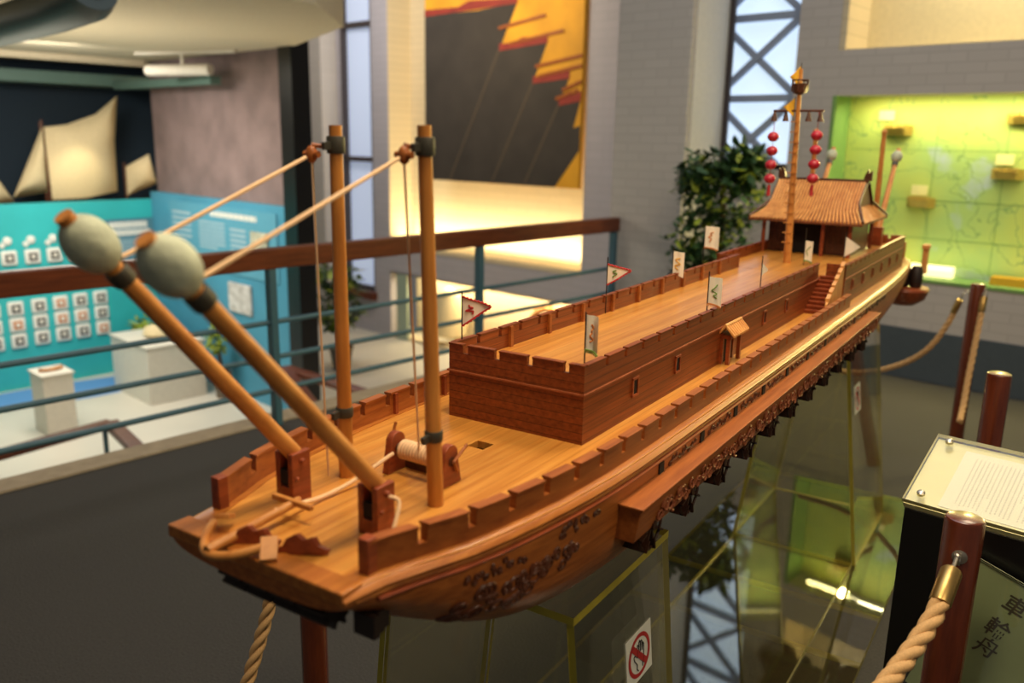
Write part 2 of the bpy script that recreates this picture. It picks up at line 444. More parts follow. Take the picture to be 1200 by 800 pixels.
for side in (1, -1):
    mb = MB(); sa, sb_ = -.073, 1.80
    prof = [(.235, -.050), (.279, -.050), (.268, -.107), (.200, -.107)]
    mb.loft([[L(s, side*t, z) for t, z in prof] for s in srange(sa, sb_, 30)], closed=True)
    sp = mb.build('sponson', M['hull'] if False else M['bul'], ship, smooth=20, bevel=.0015)
    lip = MB(); lip.box(L(sa-.004, side*.240, -.0505), L(sb_, side*.283, -.0465))
    lip.build('sponson_top_board', M['bul'], sp, bevel=.001)
    for k in range(11):
        s0 = .0+k*.165
        c = MB(); scroll(c, s0+.0, s0+.148, .2795, -.103, -.062, side, 8, 30+k+(0 if side > 0 else 50), .0026, slope=.19)
        c.build('carved_scroll', M['carve'], sp)
    for k in range(11):
        s = -.0+k*.165; zc = -.104; tc = .235
        w = MB()
        w.tube([L(s, side*.19, zc), L(s, side*.272, zc)], .008, 10)
        for j in range(8):
            a = j*PI/4+.25
            d = Vector((math.cos(a), 0, math.sin(a)))
            for tt in (.222, .2635):
                w.bar(L(s, side*tt, zc), L(s, side*tt, zc)+d*.046, .004, .007, up=(0, 1, 0))
            c0 = L(s, side*.243, zc)+d*.036
            w.bar(c0-Vector((0, .027, 0)), c0+Vector((0, .027, 0)), .003, .020, up=d)
        for tt in (.222, .2635):
            w.tube([L(s, side*tt, zc)+.043*Vector((math.cos(2*PI*i/20), 0, math.sin(2*PI*i/20))) for i in range(21)], .0026, 5, cap=False)
        w.build('paddle_wheel', M['wheel'], ship)
    for k in range(11):
        s = .075+k*.186
        p = MB(); p.box(L(s-.0095, side*(wg(s)+.002), -.047), L(s+.0095, side*(wg(s)-.02), -.028)); p.build('oar_port', M['hole_shade'], hull, smooth=0)
        c = MB(); scroll(c, s+.030, s+.16, wg(s+.09)+.0002, -.046, -.029, side, 9, 80+k, .0016)
        c.build('carved_frieze', M['carved'], hull)
    # carvings at the bow
    for (a, b, z0, z1, n, sd, trr, mm) in ((-.40, -.27, -.115, -.068, 10, 5, .0028, 'carved'), (-.265, -.185, -.092, -.062, 7, 6, .0024, 'carved'),
                                       (-.405, -.30, -.050, -.034, 8, 7, .0017, 'carved'), (-.23, -.13, -.048, -.030, 8, 8, .0017, 'carved')):
        c = MB(); rnd = random.Random(sd)
        for i in range(n*2):
            s = a+(b-a)*rnd.random(); z = z0+(z1-z0)*rnd.random()
            w = wg(s); d = zb(s)+.010
            e = 3.2
            t = w*max(.05, 1-abs((z+.010)/d)**e)**(1/e)
            rr = (z1-z0)*rnd.uniform(.18, .32); tt = rnd.uniform(0, 6); pts = []
            for q in range(15):
                aa = 2*PI*q/11+tt; r2 = rr*(1-.6*q/15)
                s2 = s+r2*math.cos(aa); z2 = z+r2*math.sin(aa)
                t2 = wg(s2)*max(.05, 1-abs((z2+.010)/(zb(s2)+.010))**e)**(1/e)
                pts.append(L(s2, side*(t2+.0006), z2))
            c.tube(pts, trr, 6)
        c.build('carved_bow_ornament', M[mm], hull)

# deckhouse ------------------------------------------------------
HS, HT, HZ, HM, UD = 1.56, .1355, .135, .085, .092
mb = MB()
mb.box(L(0, HT, 0), L(HS, -HT, UD-.004))
wt = .007
def wall_notch(mb, p0, p1, zlo, zn, ztop, notches, gap, thick_dir):
    """parapet wall between p0,p1 (s,t), notched"""
    p0 = Vector((p0[0], p0[1], 0)); p1 = Vector((p1[0], p1[1], 0)); d = p1-p0; ln = d.length; d /= ln
    td = Vector((thick_dir[0], thick_dir[1], 0))
    def blk(a, b, z0, z1, o=0):
        q = [p0+d*a-td*o, p0+d*b-td*o, p0+d*b+td*(1)+td.normalized()*o, p0+d*a+td+td.normalized()*o]
        q[0] = p0+d*a-td.normalized()*o; q[1] = p0+d*b-td.normalized()*o
        mb.hexa([L(v.x, v.y, z0) for v in q]+[L(v.x, v.y, z1) for v in q])
    blk(0, ln, zlo, zn)
    e = [0]+notches+[ln]
    for i in range(len(e)-1):
        a = e[i]+(gap/2 if i else 0); b = e[i+1]-(gap/2 if i < len(e)-2 else 0)
        if b > a:
            blk(a, b, zn, ztop-.003); blk(a, b, ztop-.003, ztop, .002)
nf = [HT-.102, HT-.032, HT+.034, HT+.100]
wall_notch(mb, (0, HT), (0, -HT), UD-.004, .118, HZ, nf, .0105, (wt, 0))
ns = [.08+.0722*i for i in range(20)]
wall_notch(mb, (wt, HT), (1.515, HT), UD-.004, .118, HZ, [s-wt for s in ns], .0105, (0, -wt))
wall_notch(mb, (wt, -HT), (1.56, -HT), UD-.004, .118, HZ, [s-wt for s in ns], .0105, (0, wt))
house = mb.build('deckhouse', M['house'], ship, smooth=0)
mb = MB(); mb.box(L(wt, HT-wt, UD-.006), L(HS+.02, -HT+wt, UD)); mb.build('upper_deck', M['deck'], house, smooth=0)
mb = MB()
o = .003
mb.box(L(-o, HT+o, HM-.0015), L(0.0, -HT-o, HM+.0015)); mb.box(L(0, HT+o, HM-.0015), L(1.53, HT, HM+.0015)); mb.box(L(0, -HT, HM-.0015), L(1.56, -HT-o, HM+.0015))
mb.build('moulding', M['carve'], house, smooth=0)
for k in range(9):
    s = .186+.148*k
    p = MB(); p.box(L(s-.0045, -HT+wt, UD), L(s+.0045, -HT+wt+.006, HZ-.002)); p.build('parapet_post', M['bul'], house, smooth=0)
def window(s, t, z, w, h, parent, side=1, fr='red'):
    p = MB(); a = side
    p.box(L(s-w/2, a*(t+.0002), z-h/2), L(s-w/2+.004, a*(t+.003), z+h/2))
    p.box(L(s+w/2-.004, a*(t+.0002), z-h/2), L(s+w/2, a*(t+.003), z+h/2))
    p.box(L(s-w/2, a*(t+.0002), z-h/2-.002), L(s+w/2, a*(t+.0035), z-h/2+.002))
    p.box(L(s-w/2, a*(t+.0002), z+h/2-.002), L(s+w/2, a*(t+.0035), z+h/2+.002))
    q = p.build('window', M[fr], parent, smooth=0)
    g = MB(); g.box(L(s-w/2+.002, a*(t-.01), z-h/2), L(s+w/2-.002, a*(t+.0008), z+h/2)); return q, g
for s in (.197, .397, .977, 1.178):
    for side in (1, -1):
        q, g = window(s, HT, .054, .026, .032, house, side)
        g.build('window_opening', M['hole_shade'], house, smooth=0)
# side door with a little tiled roof
for side in (1,):
    d = MB(); s0, s1 = .655, .728
    for s in (s0, s1):
        d.box(L(s-.005, HT+.022, 0), L(s+.005, HT+.014, .066))
        d.box(L(s-.005, HT+.006, 0), L(s+.005, HT, .066))
    d.box(L(s0-.006, HT+.024, .060), L(s1+.006, HT, .068))
    dd = d.build('doorway', M['red'], house, smooth=0)
    g = MB(); g.box(L(s0+.006, HT+.004, .002), L(s1-.006, HT-.004, .060)); g.build('door_opening', M['hole_shade'], house, smooth=0)
    rf = MB()
    for (t0, t1) in ((HT+.013, HT+.034), (HT+.013, HT-.004)):
        rf.hexa([L(s0-.016, t0, .088), L(s1+.016, t0, .088), L(s1+.016, t1, .066), L(s0-.016, t1, .066), L(s0-.016, t0, .092), L(s1+.016, t0, .092), L(s1+.016, t1, .070), L(s0-.016, t1, .070)])
        for i in range(9):
            s = s0-.014+(s1-s0+.028)*i/8
            rf.tube([L(s, t0, .092), L(s, t1, .070)], .0022, 6)
    rf.tube([L(s0-.017, HT+.013, .092), L(s1+.017, HT+.013, .092)], .0035, 8)
    rf.build('door_roof', M['roof'], house)

# stern block -----------------------------------------------------
S0, S1, ST, SZ = 1.56, 2.66, .205, .130
mb = MB()
mb.box(L(S0, ST, 0), L(S1, -ST, UD-.004))
nst = [.07+.0722*i for i in range(15)]
wall_notch(mb, (S0, ST), (S1, ST), UD-.004, SZ-.014, SZ, nst, .0105, (0, -wt))
wall_notch(mb, (S0, -ST), (S1, -ST), UD-.004, SZ-.014, SZ, nst, .0105, (0, wt))
wall_notch(mb, (S1, ST), (S1, -ST), UD-.004, SZ-.014, SZ, [.07*i+.06 for i in range(5)], .0105, (-wt, 0))
for sd in (1, -1):
    mb.box(L(S0, sd*ST, UD-.004), L(S0+wt, sd*(HT+.012), SZ))
stern = mb.build('stern_house', M['house'], ship, smooth=0)
mb = MB(); mb.box(L(S0, ST-wt, UD-.006), L(S1-wt, -ST+wt, UD+.0005)); mb.build('stern_deck', M['deck'], stern, smooth=0)
mb = MB()
for sd in (1, -1): mb.box(L(S0, sd*(ST+.003), HM-.0015), L(S1, sd*ST, HM+.0015))
mb.build('stern_moulding', M['carve'], stern, smooth=0)
for k in range(6):
    s = 1.68+.165*k
    for side in (1, -1):
        q, g = window(s, ST, .056, .026, .030, stern, side)
        g.build('stern_window_opening', M['hole_shade'], stern, smooth=0)

# staircase up to the upper deck
mb = MB(); n = 9
for i in range(n):
    z1 = UD*(i+1)/n; s = 1.385+(1.56-1.385)*i/n
    mb.box(L(s, HT+.058, 0 if i == 0 else UD*i/n-.002), L(1.56 if i == n-1 else s+.026, HT, z1))
    mb.box(L(s-.003, HT+.059, z1-.003), L(s+.006, HT, z1+.001))
stair = mb.build('staircase', M['red'], ship, smooth=0)
mb = MB()
mb.hexa([L(1.375, HT+.066, 0), L(1.56, HT+.066, 0), L(1.56, HT+.059, 0), L(1.375, HT+.059, 0),
         L(1.375, HT+.066, .035), L(1.56, HT+.066, .133), L(1.56, HT+.059, .133), L(1.375, HT+.059, .035)])
for i in range(6):
    s = 1.385+i*.03; z = .035+(s-1.375)/.185*.098
    mb.hexa([L(s, HT+.068, z), L(s+.02, HT+.068, z+.0106), L(s+.02, HT+.057, z+.0106), L(s, HT+.057, z), L(s, HT+.068, z+.010), L(s+.02, HT+.068, z+.0206), L(s+.02, HT+.057, z+.0206), L(s, HT+.057, z+.010)])
mb.build('stair_balustrade', M['roof'], stair, smooth=0)

# stern overhang with its small paddle wheels
mb = MB()
for t in (-.12, 0, .12):
    mb.box(L(2.60, t+.012, -.085), L(3.0, t-.012, -.06))
mb.box(L(2.92, .17, -.02), L(3.02, -.17, .0)); mb.box(L(2.985, .165, 0), L(3.0, -.165, .07))
gal = mb.build('stern_gallery', M['bul'], ship, bevel=.0015)
for t in (-.235, -.185, -.06, .06, .185, .235):
    b = MB(); sx = 2.90 if abs(t) > .1 else 2.99
    b.lathe([(.018, 0), (.025, .012), (.027, .045), (.025, .085), (.018, .10)], L(sx, t, -.12), n=14)
    b.build('stern_barrel', M['black'], gal)
for sd in (1, -1):
    b = MB(); b.lathe([(.0, -.075), (.05, -.068), (.09, -.04), (.105, .0), (.10, .01)], L(2.90, sd*.19, -.125), n=18); b.build('quarter_gallery', M['red'], gal)
    p = MB(); p.box(L(2.96, sd*.262, -.06), L(3.0, sd*.240, .06)); p.box(L(2.95, sd*.265, .05), L(3.01, sd*.236, .068)); p.build('stern_post', M['roof'], gal, bevel=.001)

# catapult posts, arms with stone balls
def trebuchet(bs, bt_, tip, ballc, bandp, zt, big=1.0, band=True):
    p = MB()
    w = .0165*big
    p.box(L(bs-w, bt_+w, 0), L(bs+w, bt_+w*.45, zt)); p.box(L(bs-w, bt_-w*.45, 0), L(bs+w, bt_-w, zt))
    p.box(L(bs-w, bt_+w*.5, 0), L(bs+w*.8, bt_-w*.5, zt*.32)); p.box(L(bs+w*.2, bt_+w*.5, zt*.3), L(bs+w, bt_-w*.5, zt*.86))
    p.tube([L(bs, bt_+w*1.35, zt*.82), L(bs, bt_-w*1.35, zt*.82)], .004*big, 10)
    p.tube([L(bs-.01*big, bt_+w*1.25, zt*.5), L(bs-.01*big, bt_-w*1.25, zt*.5)], .003*big, 8)
    post = p.build('catapult_post', M['red'], ship, bevel=.0012*big)
    h = MB(); h.box(L(bs-w*.98, bt_+w*.46, zt*.36), L(bs-w*.6, bt_-w*.46, zt*.66)); h.build('post_slot', M['hole_shade'], post, smooth=0)
    b0 = L(bs+.01*big, bt_, zt*.78); T = L(*tip); d = (T-b0).normalized()
    a = MB(); n = 8
    a.tube([b0.lerp(T, i/n) for i in range(n+1)], [(.0118-.002*i/n)*big for i in range(n+1)], 14)
    arm = a.build('catapult_arm', M['arm'], ship)
    c = L(*ballc); c = b0+d*((c-b0).dot(d))
    s = MB(); s.ell(c, (.0265*big, .0345*big), d, 24, 16); s.build('stone_ball', M['stone'], arm, smooth=180)
    q = b0+d*((L(*bandp)-b0).dot(d))
    k = MB(); k.lathe([(.0128*big, -.009*big), (.0135*big, -.007*big), (.0135*big, .007*big), (.0128*big, .009*big)], q, d, 16)
    k.ell(q+Vector((0, 0, .016*big))+d*.004, (.006*big, .008*big), (0, 0, 1), 10, 6)
    k.build('arm_band', M['band'], arm)
    return arm, q+Vector((0, 0, .018*big))
armR, hookR = trebuchet(-.425, .071, (-.7185, .072, .3945), (-.6923, .072, .3693), (-.6625, .072, .336), .066)
armL, hookL = trebuchet(-.415, -.088, (-.7000, -.086, .4035), (-.6731, -.086, .3735), (-.640, -.086, .340), .071)

# fore masts with pulleys and ropes
def mast(s, t0, t1, h, pul, winch_pt, hook, big=1.0, n=8):
    m = MB()
    m.tube([L(s, t0+(t1-t0)*i/n, h*i/n) for i in range(n+1)], [(.0112-.0022*i/n)*big for i in range(n+1)], 14)
    mo = m.build('fore_mast', M['mast'], ship)
    b = MB()
    for z in ((h*.965, h*.932) if not winch_pt else (h*.965, h*.932)):
        pass
    for (za, zb_) in ((h*.926, h*.972), (.091, .106)):
        b = MB()
        b.lathe([(.0118*big, 0), (.0126*big, .002), (.0126*big, zb_-za-.002), (.0118*big, zb_-za)], L(s, t0+(t1-t0)*za/h, za), n=16)
        b.bar(L(s-.008, t0+(t1-t0)*za/h, (za+zb_)/2), L(s-.024, t0+(t1-t0)*za/h, (za+zb_)/2-.002), .006, .010)
        b.build('mast_band', M['band'], mo)
    p = MB(); c = L(*pul)
    p.ell(c, (.0082*big, .0118*big), (0, 0, 1), 14, 8); p.tube([c+Vector((0, .013, 0)), c-Vector((0, .013, 0))], .0045*big, 10)
    p.tube([c+Vector((0, 0, .012)), L(pul[0]+.012, (pul[1]+t1)/2, h*.945)], .003*big, 6)
    p.build('pulley_block', M['dark'] if False else M['bul'], mo)
    r = MB()
    r.tube([hook, c+(hook-c).normalized()*.012], .0027*big, 7)
    if winch_pt:
        r.tube([c+Vector((0, 0, -.01)), L(*winch_pt)], .0018*big, 6)
    r.build('hoisting_rope', M['cord'], mo)
    return mo
mR = mast(-.32, .083, .0665, .5, (-.345, .055, .464), (-.262, .008, .034), hookR)
mL = mast(-.315, -.086, -.089, .499, (-.345, -.104, .461), (-.33, -.108, .0), hookL)

# winch
mb = MB(); a0, a1 = L(-.255, .062, .036), L(-.255, -.050, .036)
mb.tube([a0, a1], .0075, 12); mb.tube([L(-.255, .034, .036), L(-.255, -.030, .036)], .0105, 16)
mb.bar(L(-.235, .055, .006), L(-.235, -.045, .006), .01, .012)
win = mb.build('winch', M['dark'], ship)
for t in (.055, -.043):
    c = MB(); pr = [(-.024, 0), (.024, 0), (.016, .042)]+[(.016*math.cos(a), .045+.016*math.sin(a)) for a in [PI*i/8 for i in range(1, 8)]]+[(-.016, .042)]
    c.prism([L(-.255+x, t-.006, z) for x, z in pr], (0, -.012, 0)); c.build('winch_cheek', M['red'], win, bevel=.001)
c = MB()
for i in range(11):
    t = .029-.0055*i
    c.tube([L(-.255, t, .036)+.0125*Vector((math.cos(2*PI*k/16), -.0004*k/16, math.sin(2*PI*k/16))) for k in range(17)], .0029, 6, cap=False)
c.build('rope_coil', M['cord'], win)
for t, a in ((.065, .5), (-.053, 1.2)):
    c = MB(); d = Vector((math.cos(a), 0, math.sin(a)))
    c.tube([L(-.255, t, .036), L(-.255, t, .036)+d*.036], .0024, 7); c.tube([L(-.255, t, .036), L(-.255, t, .036)-Vector((-d.z, 0, d.x))*.02], .0024, 7)
    c.build('winch_handle', M['bul'], win)
# deck rope from winch to anchor + small rope at post
mb = MB(); mb.tube(catmull([L(-.27, -.035, .032), L(-.34, -.045, .012), L(-.40, -.05, .006), L(-.455, -.045, .016), L(-.49, -.042, .022)], 6), .003, 7)
mb.tube(catmull([L(-.425, .092, .052), L(-.42, .104, .045), L(-.44, .112, .02), L(-.455, .112, -.004)], 6), .0026, 7)
mb.build('deck_rope', M['cord'], ship)
# anchor lying over the bow
mb = MB(); mb.tube([L(-.45, -.040, .022), L(-.592, -.045, .008)], [.0058, .007], 10)
mb.tube(catmull([L(-.535, -.105, .006), L(-.585, -.075, -.004), L(-.607, -.045, 0), L(-.600, -.010, .008), L(-.56, .022, .014)], 6), [.004]+[.0075]*23+[.004], 10) if False else mb.tube(catmull([L(-.535, -.105, .006), L(-.570, -.078, .002), L(-.590, -.045, .003), L(-.583, -.012, .008), L(-.552, .014, .014)], 6), .0058, 10)
mb.bar(L(-.52, -.095, .012), L(-.545, -.075, .026), .018, .006); mb.bar(L(-.545, .01, .022), L(-.565, .03, .006), .02, .006)
mb.bar(L(-.462, -.075, .024), L(-.462, -.005, .024), .007, .007)
mb.build('anchor', M['arm'], ship, bevel=.0008)
mb = MB()
for (s, t) in ((-.545, -.02), (-.528, .045)):
    pr = [(-.03, 0), (.03, 0), (.034, .008), (.022, .013), (.016, .024), (.004, .020), (-.004, .028), (-.016, .022), (-.022, .012), (-.034, .008)]
    mb.prism([L(s+x*.5, t+x*.8-.004, z) for x, z in pr], Vector((.006, -.003, 0)))
mb.build('bow_fairlead', M['red'], ship, bevel=.0008)
mb = MB(); mb.tube([L(-.60, -.03, .013), L(-.575, -.034, .016)], .006, 8)
# bow paddle drum below the overhang
mb = MB()
mb.tube([L(-.53, -.075, -.042), L(-.53, .108, -.042)], .020, 14)
for k in range(10):
    a = 2*PI*k/10; d = Vector((math.cos(a), 0, math.sin(a)))
    for j in range(4):
        t0 = -.072+j*.046
        mb.bar(L(-.53, t0, -.042)+d*.021, L(-.53, t0+.041, -.042)+d*.021, .004, .014, up=d)
mb.build('bow_paddle_drum', M['black'], ship)
mb = MB()
for k in range(3): mb.box(L(-.52+k*.013, .150-k*.004, -.078), L(-.51+k*.013, .118, -.05))
mb.build('bow_paddle_blade', M['black'], ship)

# mizzen mast with crow's nest, yard, lanterns
ms, mt = 1.77, -.03; mtop = .725
mb = MB(); n = 10
mb.tube([L(ms, mt-.012*i/n, UD+(mtop-UD)*i/n) for i in range(n+1)], [.0135-.0075*i/n for i in range(n+1)], 12)
for i in range(14):
    z = .13+i*.033; mb.bar(L(ms-.012, mt-.018-.012*z/.7, z), L(ms-.012, mt+.006-.012*z/.7+.006, z), .004, .003)
mz = mb.build('lantern_mast', M['arm'], ship)
mb = MB()
mb.lathe([(.008, 0), (.022, .006), (.026, .034), (.024, .034), (.020, .008)], L(ms, mt-.011, .645), n=10)
for k in range(8):
    a = 2*PI*k/8; q = L(ms, mt-.011, 0)+Vector((.026*math.cos(a), .026*math.sin(a), 0)); mb.bar(q+Vector((0, 0, .655)), q+Vector((0, 0, .69)), .003, .003)
mb.tube([L(ms, mt-.011, .69)+.026*Vector((math.cos(2*PI*k/16), math.sin(2*PI*k/16), 0)) for k in range(17)], .0025, 6, cap=False)
mb.build('crows_nest', M['dark'], mz)
mb = MB(); mb.tube([L(ms, mt-.09, .594), L(ms, mt+.073, .594)], .004, 8)
for t in (-.084, -.046, .028, .066):
    mb.lathe([(.003, .0), (.005, -.006), (.010, -.028), (.011, -.032)], L(ms, mt+t-.002, .592), n=10)
mb.build('yard', M['dark'], mz)
for (t, zt) in ((-.084, .51), (.058, .516)):
    mb = MB(); mb.tube([L(ms, mt+t, .592), L(ms, mt+t, zt-.20)], .0012, 5)
    st = mb.build('lantern_string', M['redp'], ship)
    for k in range(4):
        q = MB(); c = L(ms, mt+t, zt-.046*k)
        q.lathe([(.007, -.0155), (.012, -.013), (.0185, -.005), (.0195, 0), (.0185, .005), (.012, .013), (.007, .0155)], c, n=14)
        q.build('lantern', M['lantern'], st)
    q = MB(); q.lathe([(.003, 0), (.006, -.006), (.005, -.012), (.007, -.036)], L(ms, mt+t, zt-.158), n=10); q.build('tassel', M['redp'], st)

# pavilion
PT = -.045; E = .202; RH = .160
mb = MB(); mb.box(L(2.10, PT+.150, UD), L(2.40, PT-.150, .222)); pav = mb.build('pavilion', M['dark'], ship, smooth=0)
for t in (-.155, -.06, .06, .155):
    for s in (2.045, 2.43):
        c = MB(); c.tube([L(s, PT+t, UD), L(s, PT+t, .222)], .0075, 10); c.build('column', M['red'], pav)
for t0, t1 in ((-.148, -.068), (.068, .148)):
    c = MB()
    for i in range(5):
        x = t0+(t1-t0)*i/4; c.bar(L(2.098, PT+x, UD+.01), L(2.098, PT+x, .215), .004, .004)
    for z in (UD+.01, .13, .17, .215): c.bar(L(2.098, PT+t0, z), L(2.098, PT+t1, z), .004, .004)
    c.build('lattice_screen', M['carved'], pav)
c = MB(); c.box(L(2.098, PT+.055, UD), L(2.112, PT-.055, .205)); c.build('door_opening', M['hole_shade'], pav, smooth=0)
c = MB(); c.box(L(2.03, PT+.165, .214), L(2.045, PT-.165, .226)); c.box(L(2.43, PT+.165, .214), L(2.445, PT-.165, .226)); c.build('lintel', M['red'], pav, smooth=0)
RP = [(2.00, .216, E), (2.045, .232, E-.018), (2.085, .252, E-.036), (2.12, .278, RH), (2.16, .312, RH), (2.205, .350, RH)]
c = MB()
for m_ in (0, 1):
    secs = []
    for s, z, h in RP:
        ss = s if not m_ else 2*2.205+.06-s
        secs.append([L(ss, PT+h, z), L(ss, PT-h, z), L(ss, PT-h, z-.006), L(ss, PT+h, z-.006)])
    c.loft(secs, closed=True)
for sd in (1, -1):
    c.add([L(2.12, PT+sd*RH*.98, .270), L(2.35, PT+sd*RH*.98, .270), L(2.265, PT+sd*RH*.98, .348), L(2.205, PT+sd*RH*.98, .348)], [(0, 1, 2, 3)])
    c.hexa([L(2.0, PT+sd*E, .212), L(2.47, PT+sd*E, .212), L(2.36, PT+sd*(RH-.01), .262), L(2.11, PT+sd*(RH-.01), .262),
            L(2.0, PT+sd*E, .218), L(2.47, PT+sd*E, .218), L(2.36, PT+sd*(RH-.01), .268), L(2.11, PT+sd*(RH-.01), .268)])
c.box(L(2.2, PT+RH, .343), L(2.27, PT-RH, .352))
rf = c.build('pavilion_roof', M['roofb'], pav, smooth=0)
c = MB()
for k in range(30):
    u = -1+2*(k+.5)/30
    for m_ in (0, 1):
        pts = []
        for s, z, h in RP:
            ss = s if not m_ else 2*2.205+.06-s
            pts.append(L(ss, PT+u*h, z+.004))
        c.tube(pts, .0042, 6)
for sd in (1, -1):
    for k in range(14):
        s = 2.02+.43*(k+.5)/14; s2 = 2.11+.25*(k+.5)/14
        c.tube([L(s, PT+sd*E, .219), L(s2, PT+sd*(RH-.008), .269)], .003, 6)
c.build('roof_tile_rib', M['roof'], rf)
c = MB(); c.box(L(2.222, PT+RH+.004, .350), L(2.248, PT-RH-.004, .364))
for sd in (1, -1):
    t = PT+sd*RH
    c.prism([L(2.235, t-sd*.018, .36), L(2.235, t+sd*.012, .36), L(2.235, t+sd*.012, .398), L(2.235, t+sd*.002, .386), L(2.235, t-sd*.002, .402), L(2.235, t-sd*.012, .384)], (.016, 0, 0))
    c.tube([L(2.205, t, .35), L(2.12, t, .282), L(2.0, PT+sd*E, .224)], .005, 8); c.tube([L(2.265, t, .35), L(2.35, t, .282), L(2.47, PT+sd*E, .224)], .005, 8)
c.build('roof_ridge', M['dark'], rf, smooth=30)

# aft masts and catapults
for (s, t, tt) in ((2.58, .095, .095), (2.58, -.17, -.17)):
    m_ = MB(); m_.tube([L(s, t, UD), L(s-.02, tt, .54)], [.012, .009], 12); m_.ell(L(s-.02, tt, .54), (.012, .012), (0, 0, 1), 10, 6)
    m_.build('aft_mast', M['arm'], ship)
for (t, t2) in ((.115, .113), (-.15, -.152)):
    trebuchet(2.56, t, (2.86, t2, .50), (2.80, t2, .445), (2.775, t2, .41), .09+.09, .95) if False else None
    p = MB(); p.box(L(2.54, t+.018, UD), L(2.58, t-.018, UD+.075)); pp = p.build('aft_catapult_post', M['red'], ship, bevel=.001)
    a = MB(); b0 = L(2.555, t, UD+.06); T_ = L(2.825, t2, .475); a.tube([b0, T_], [.012, .009], 12); aa = a.build('aft_catapult_arm', M['arm'], ship)
    d = (T_-b0).normalized(); q = MB(); q.ell(L(2.80, t2, .444), (.023, .028), d, 18, 12); q.build('stone_ball', M['stone'], aa, smooth=180)
    q = MB(); q.lathe([(.0125, -.01), (.0125, .01)], L(2.80, t2, .444)-d*.04, d, 12); q.build('arm_band', M['band'], aa)

# flags
def flag(s, t, z0, zt, zc0, zc1, ln, kind, deco, dv=(.54, .84), pole_r=.0013, tri_mid=.5):
    p = MB(); p.tube([L(s, t, z0), L(s, t, zt)], pole_r, 6); fo = p.build('flag', M['black'], ship)
    n = 8; top = []; bot = []
    for i in range(n+1):
        u = i/n; x = ln*u; wv = .004*math.sin(u*7+s*9)*u**.5
        a, b = zc1, zc0
        if kind == 'tri':
            mid = zc0+(zc1-zc0)*tri_mid; a = zc1+(mid-zc1)*u; b = zc0+(mid-zc0)*u
        elif kind == 'rect': a = zc1-.004*u; b = zc0-.010*u*u
        cs, ct = s+dv[0]*x-dv[1]*wv, t+dv[1]*x+dv[0]*wv
        top.append(L(cs, ct, a)); bot.append(L(cs, ct, b-.0005))
    c = MB(); th = Vector((.0007, .0007, 0))
    c.loft([[top[i], bot[i], bot[i]+th, top[i]+th] for i in range(n+1)], closed=True)
    co = c.build('flag_cloth', M[deco[0]], fo, smooth=60)
    view = Vector((-.84, -.54, 0))*.0012      # toward the bow-starboard side
    if deco[1]:
        c = MB()
        if kind == 'tri':
            c.tube([q+view for q in top], .0017, 5); c.tube([q+view for q in bot], .0017, 5)
            for i in range(0, n): c.ell(top[i].lerp(top[i+1], .5)+view+Vector((0, 0, .001)), (.0022, .0022), (0, 0, 1), 6, 4); c.ell(bot[i].lerp(bot[i+1], .5)+view-Vector((0, 0, .001)), (.0022, .0022), (0, 0, 1), 6, 4)
        else:
            c.tube([q+view for q in bot], .0017, 5)
            for i in range(n): c.bar(bot[i]+view, bot[i]+view-Vector((0, 0, .005)), .0015, .0015)
        c.build('flag_fringe', M[deco[1]], fo)
    if deco[2]:
        c = MB(); rnd = random.Random(int(s*1000)+3); pts = []
        for i in range(7):
            u = .15+.35*rnd.random() if kind == 'tri' else .25+.5*rnd.random(); k = u*n; i0 = int(k)
            v = .25+.5*(i/6)
            pts.append(top[i0].lerp(bot[i0], v)+view*1.2)
        c.tube(catmull(pts, 5), .0015, 5); c.build('flag_emblem', M[deco[2]], fo)
flag(.03, -.130, .135, .222, .160, .213, .052, 'tri', ('white', 'redp', 'redp'), tri_mid=.68)
flag(.016, .126, .135, .219, .158, .215, .020, 'rect', ('white', 'greenp', 'orange'))
flag(.597, -.128, UD, .225, .160, .208, .056, 'tri', ('white', 'redp', 'greenp'), tri_mid=.7)
flag(1.03, -.1435, UD, .205, .130, .195, .032, 'rect', ('white', None, 'yellowp'))
flag(.573, .126, .118, .219, .150, .208, .030, 'rect', ('white', 'orange', 'greenp'))
flag(.965, .122, UD, .212, .160, .195, .016, 'tri', ('white', None, None))
flag(1.42, -.20, .0, .235, .165, .232, .045, 'rect', ('white', 'orange', 'orange'))
flag(1.30, -.17, .0, .20, .125, .185, .035, 'rect', ('white', 'orange', 'orange')) if False else None
flag(1.75, .03, UD, .215, .11, .175, .028, 'rect', ('white', 'greenp', 'greenp'))
flag(1.88, .13, UD, .2, .115, .185, .055, 'tri', ('white', None, None))
flag(ms, mt-.012, .71, .745, .665, .735, -.034, 'tri', ('yellowp', None, None))
flag(ms, mt-.022, .56, .64, .575, .635, -.036, 'tri', ('yellowp', None, None))

# ------------------------------------------------------------------ clear pedestal under the ship
def slab(mb, q, n):   # quad q extruded along n: big faces material 0, rim 1
    q = [Vector(p) for p in q]; n = Vector(n)
    mb.add(q+[p+n for p in q], [(3, 2, 1, 0), (4, 5, 6, 7), (0, 1, 5, 4), (1, 2, 6, 5), (2, 3, 7, 6), (3, 0, 4, 7)], [0, 0, 1, 1, 1, 1])
ped = thing('acrylic_pedestal', 'clear yellow-edged acrylic pedestal of sloping panels carrying the wooden warship', 'pedestal', SW(1.2, 0, -ZD))
FL = -ZD
def SWl(pts): return [SW(*p) for p in pts]
mats = [M['acr'], M['acre']]; matb = [M['acrb'], M['acre']]
for a_, b_ in ((-.45, .275), (.279, 1.458), (1.462, 1.788), (1.792, 2.95)):
    mb = MB(); slab(mb, SWl([(a_, -.40, FL), (b_, -.40, FL), (b_, .40, FL), (a_, .40, FL)]), (0, 0, .018)); mb.build('base_plate', matb, ped, smooth=0)
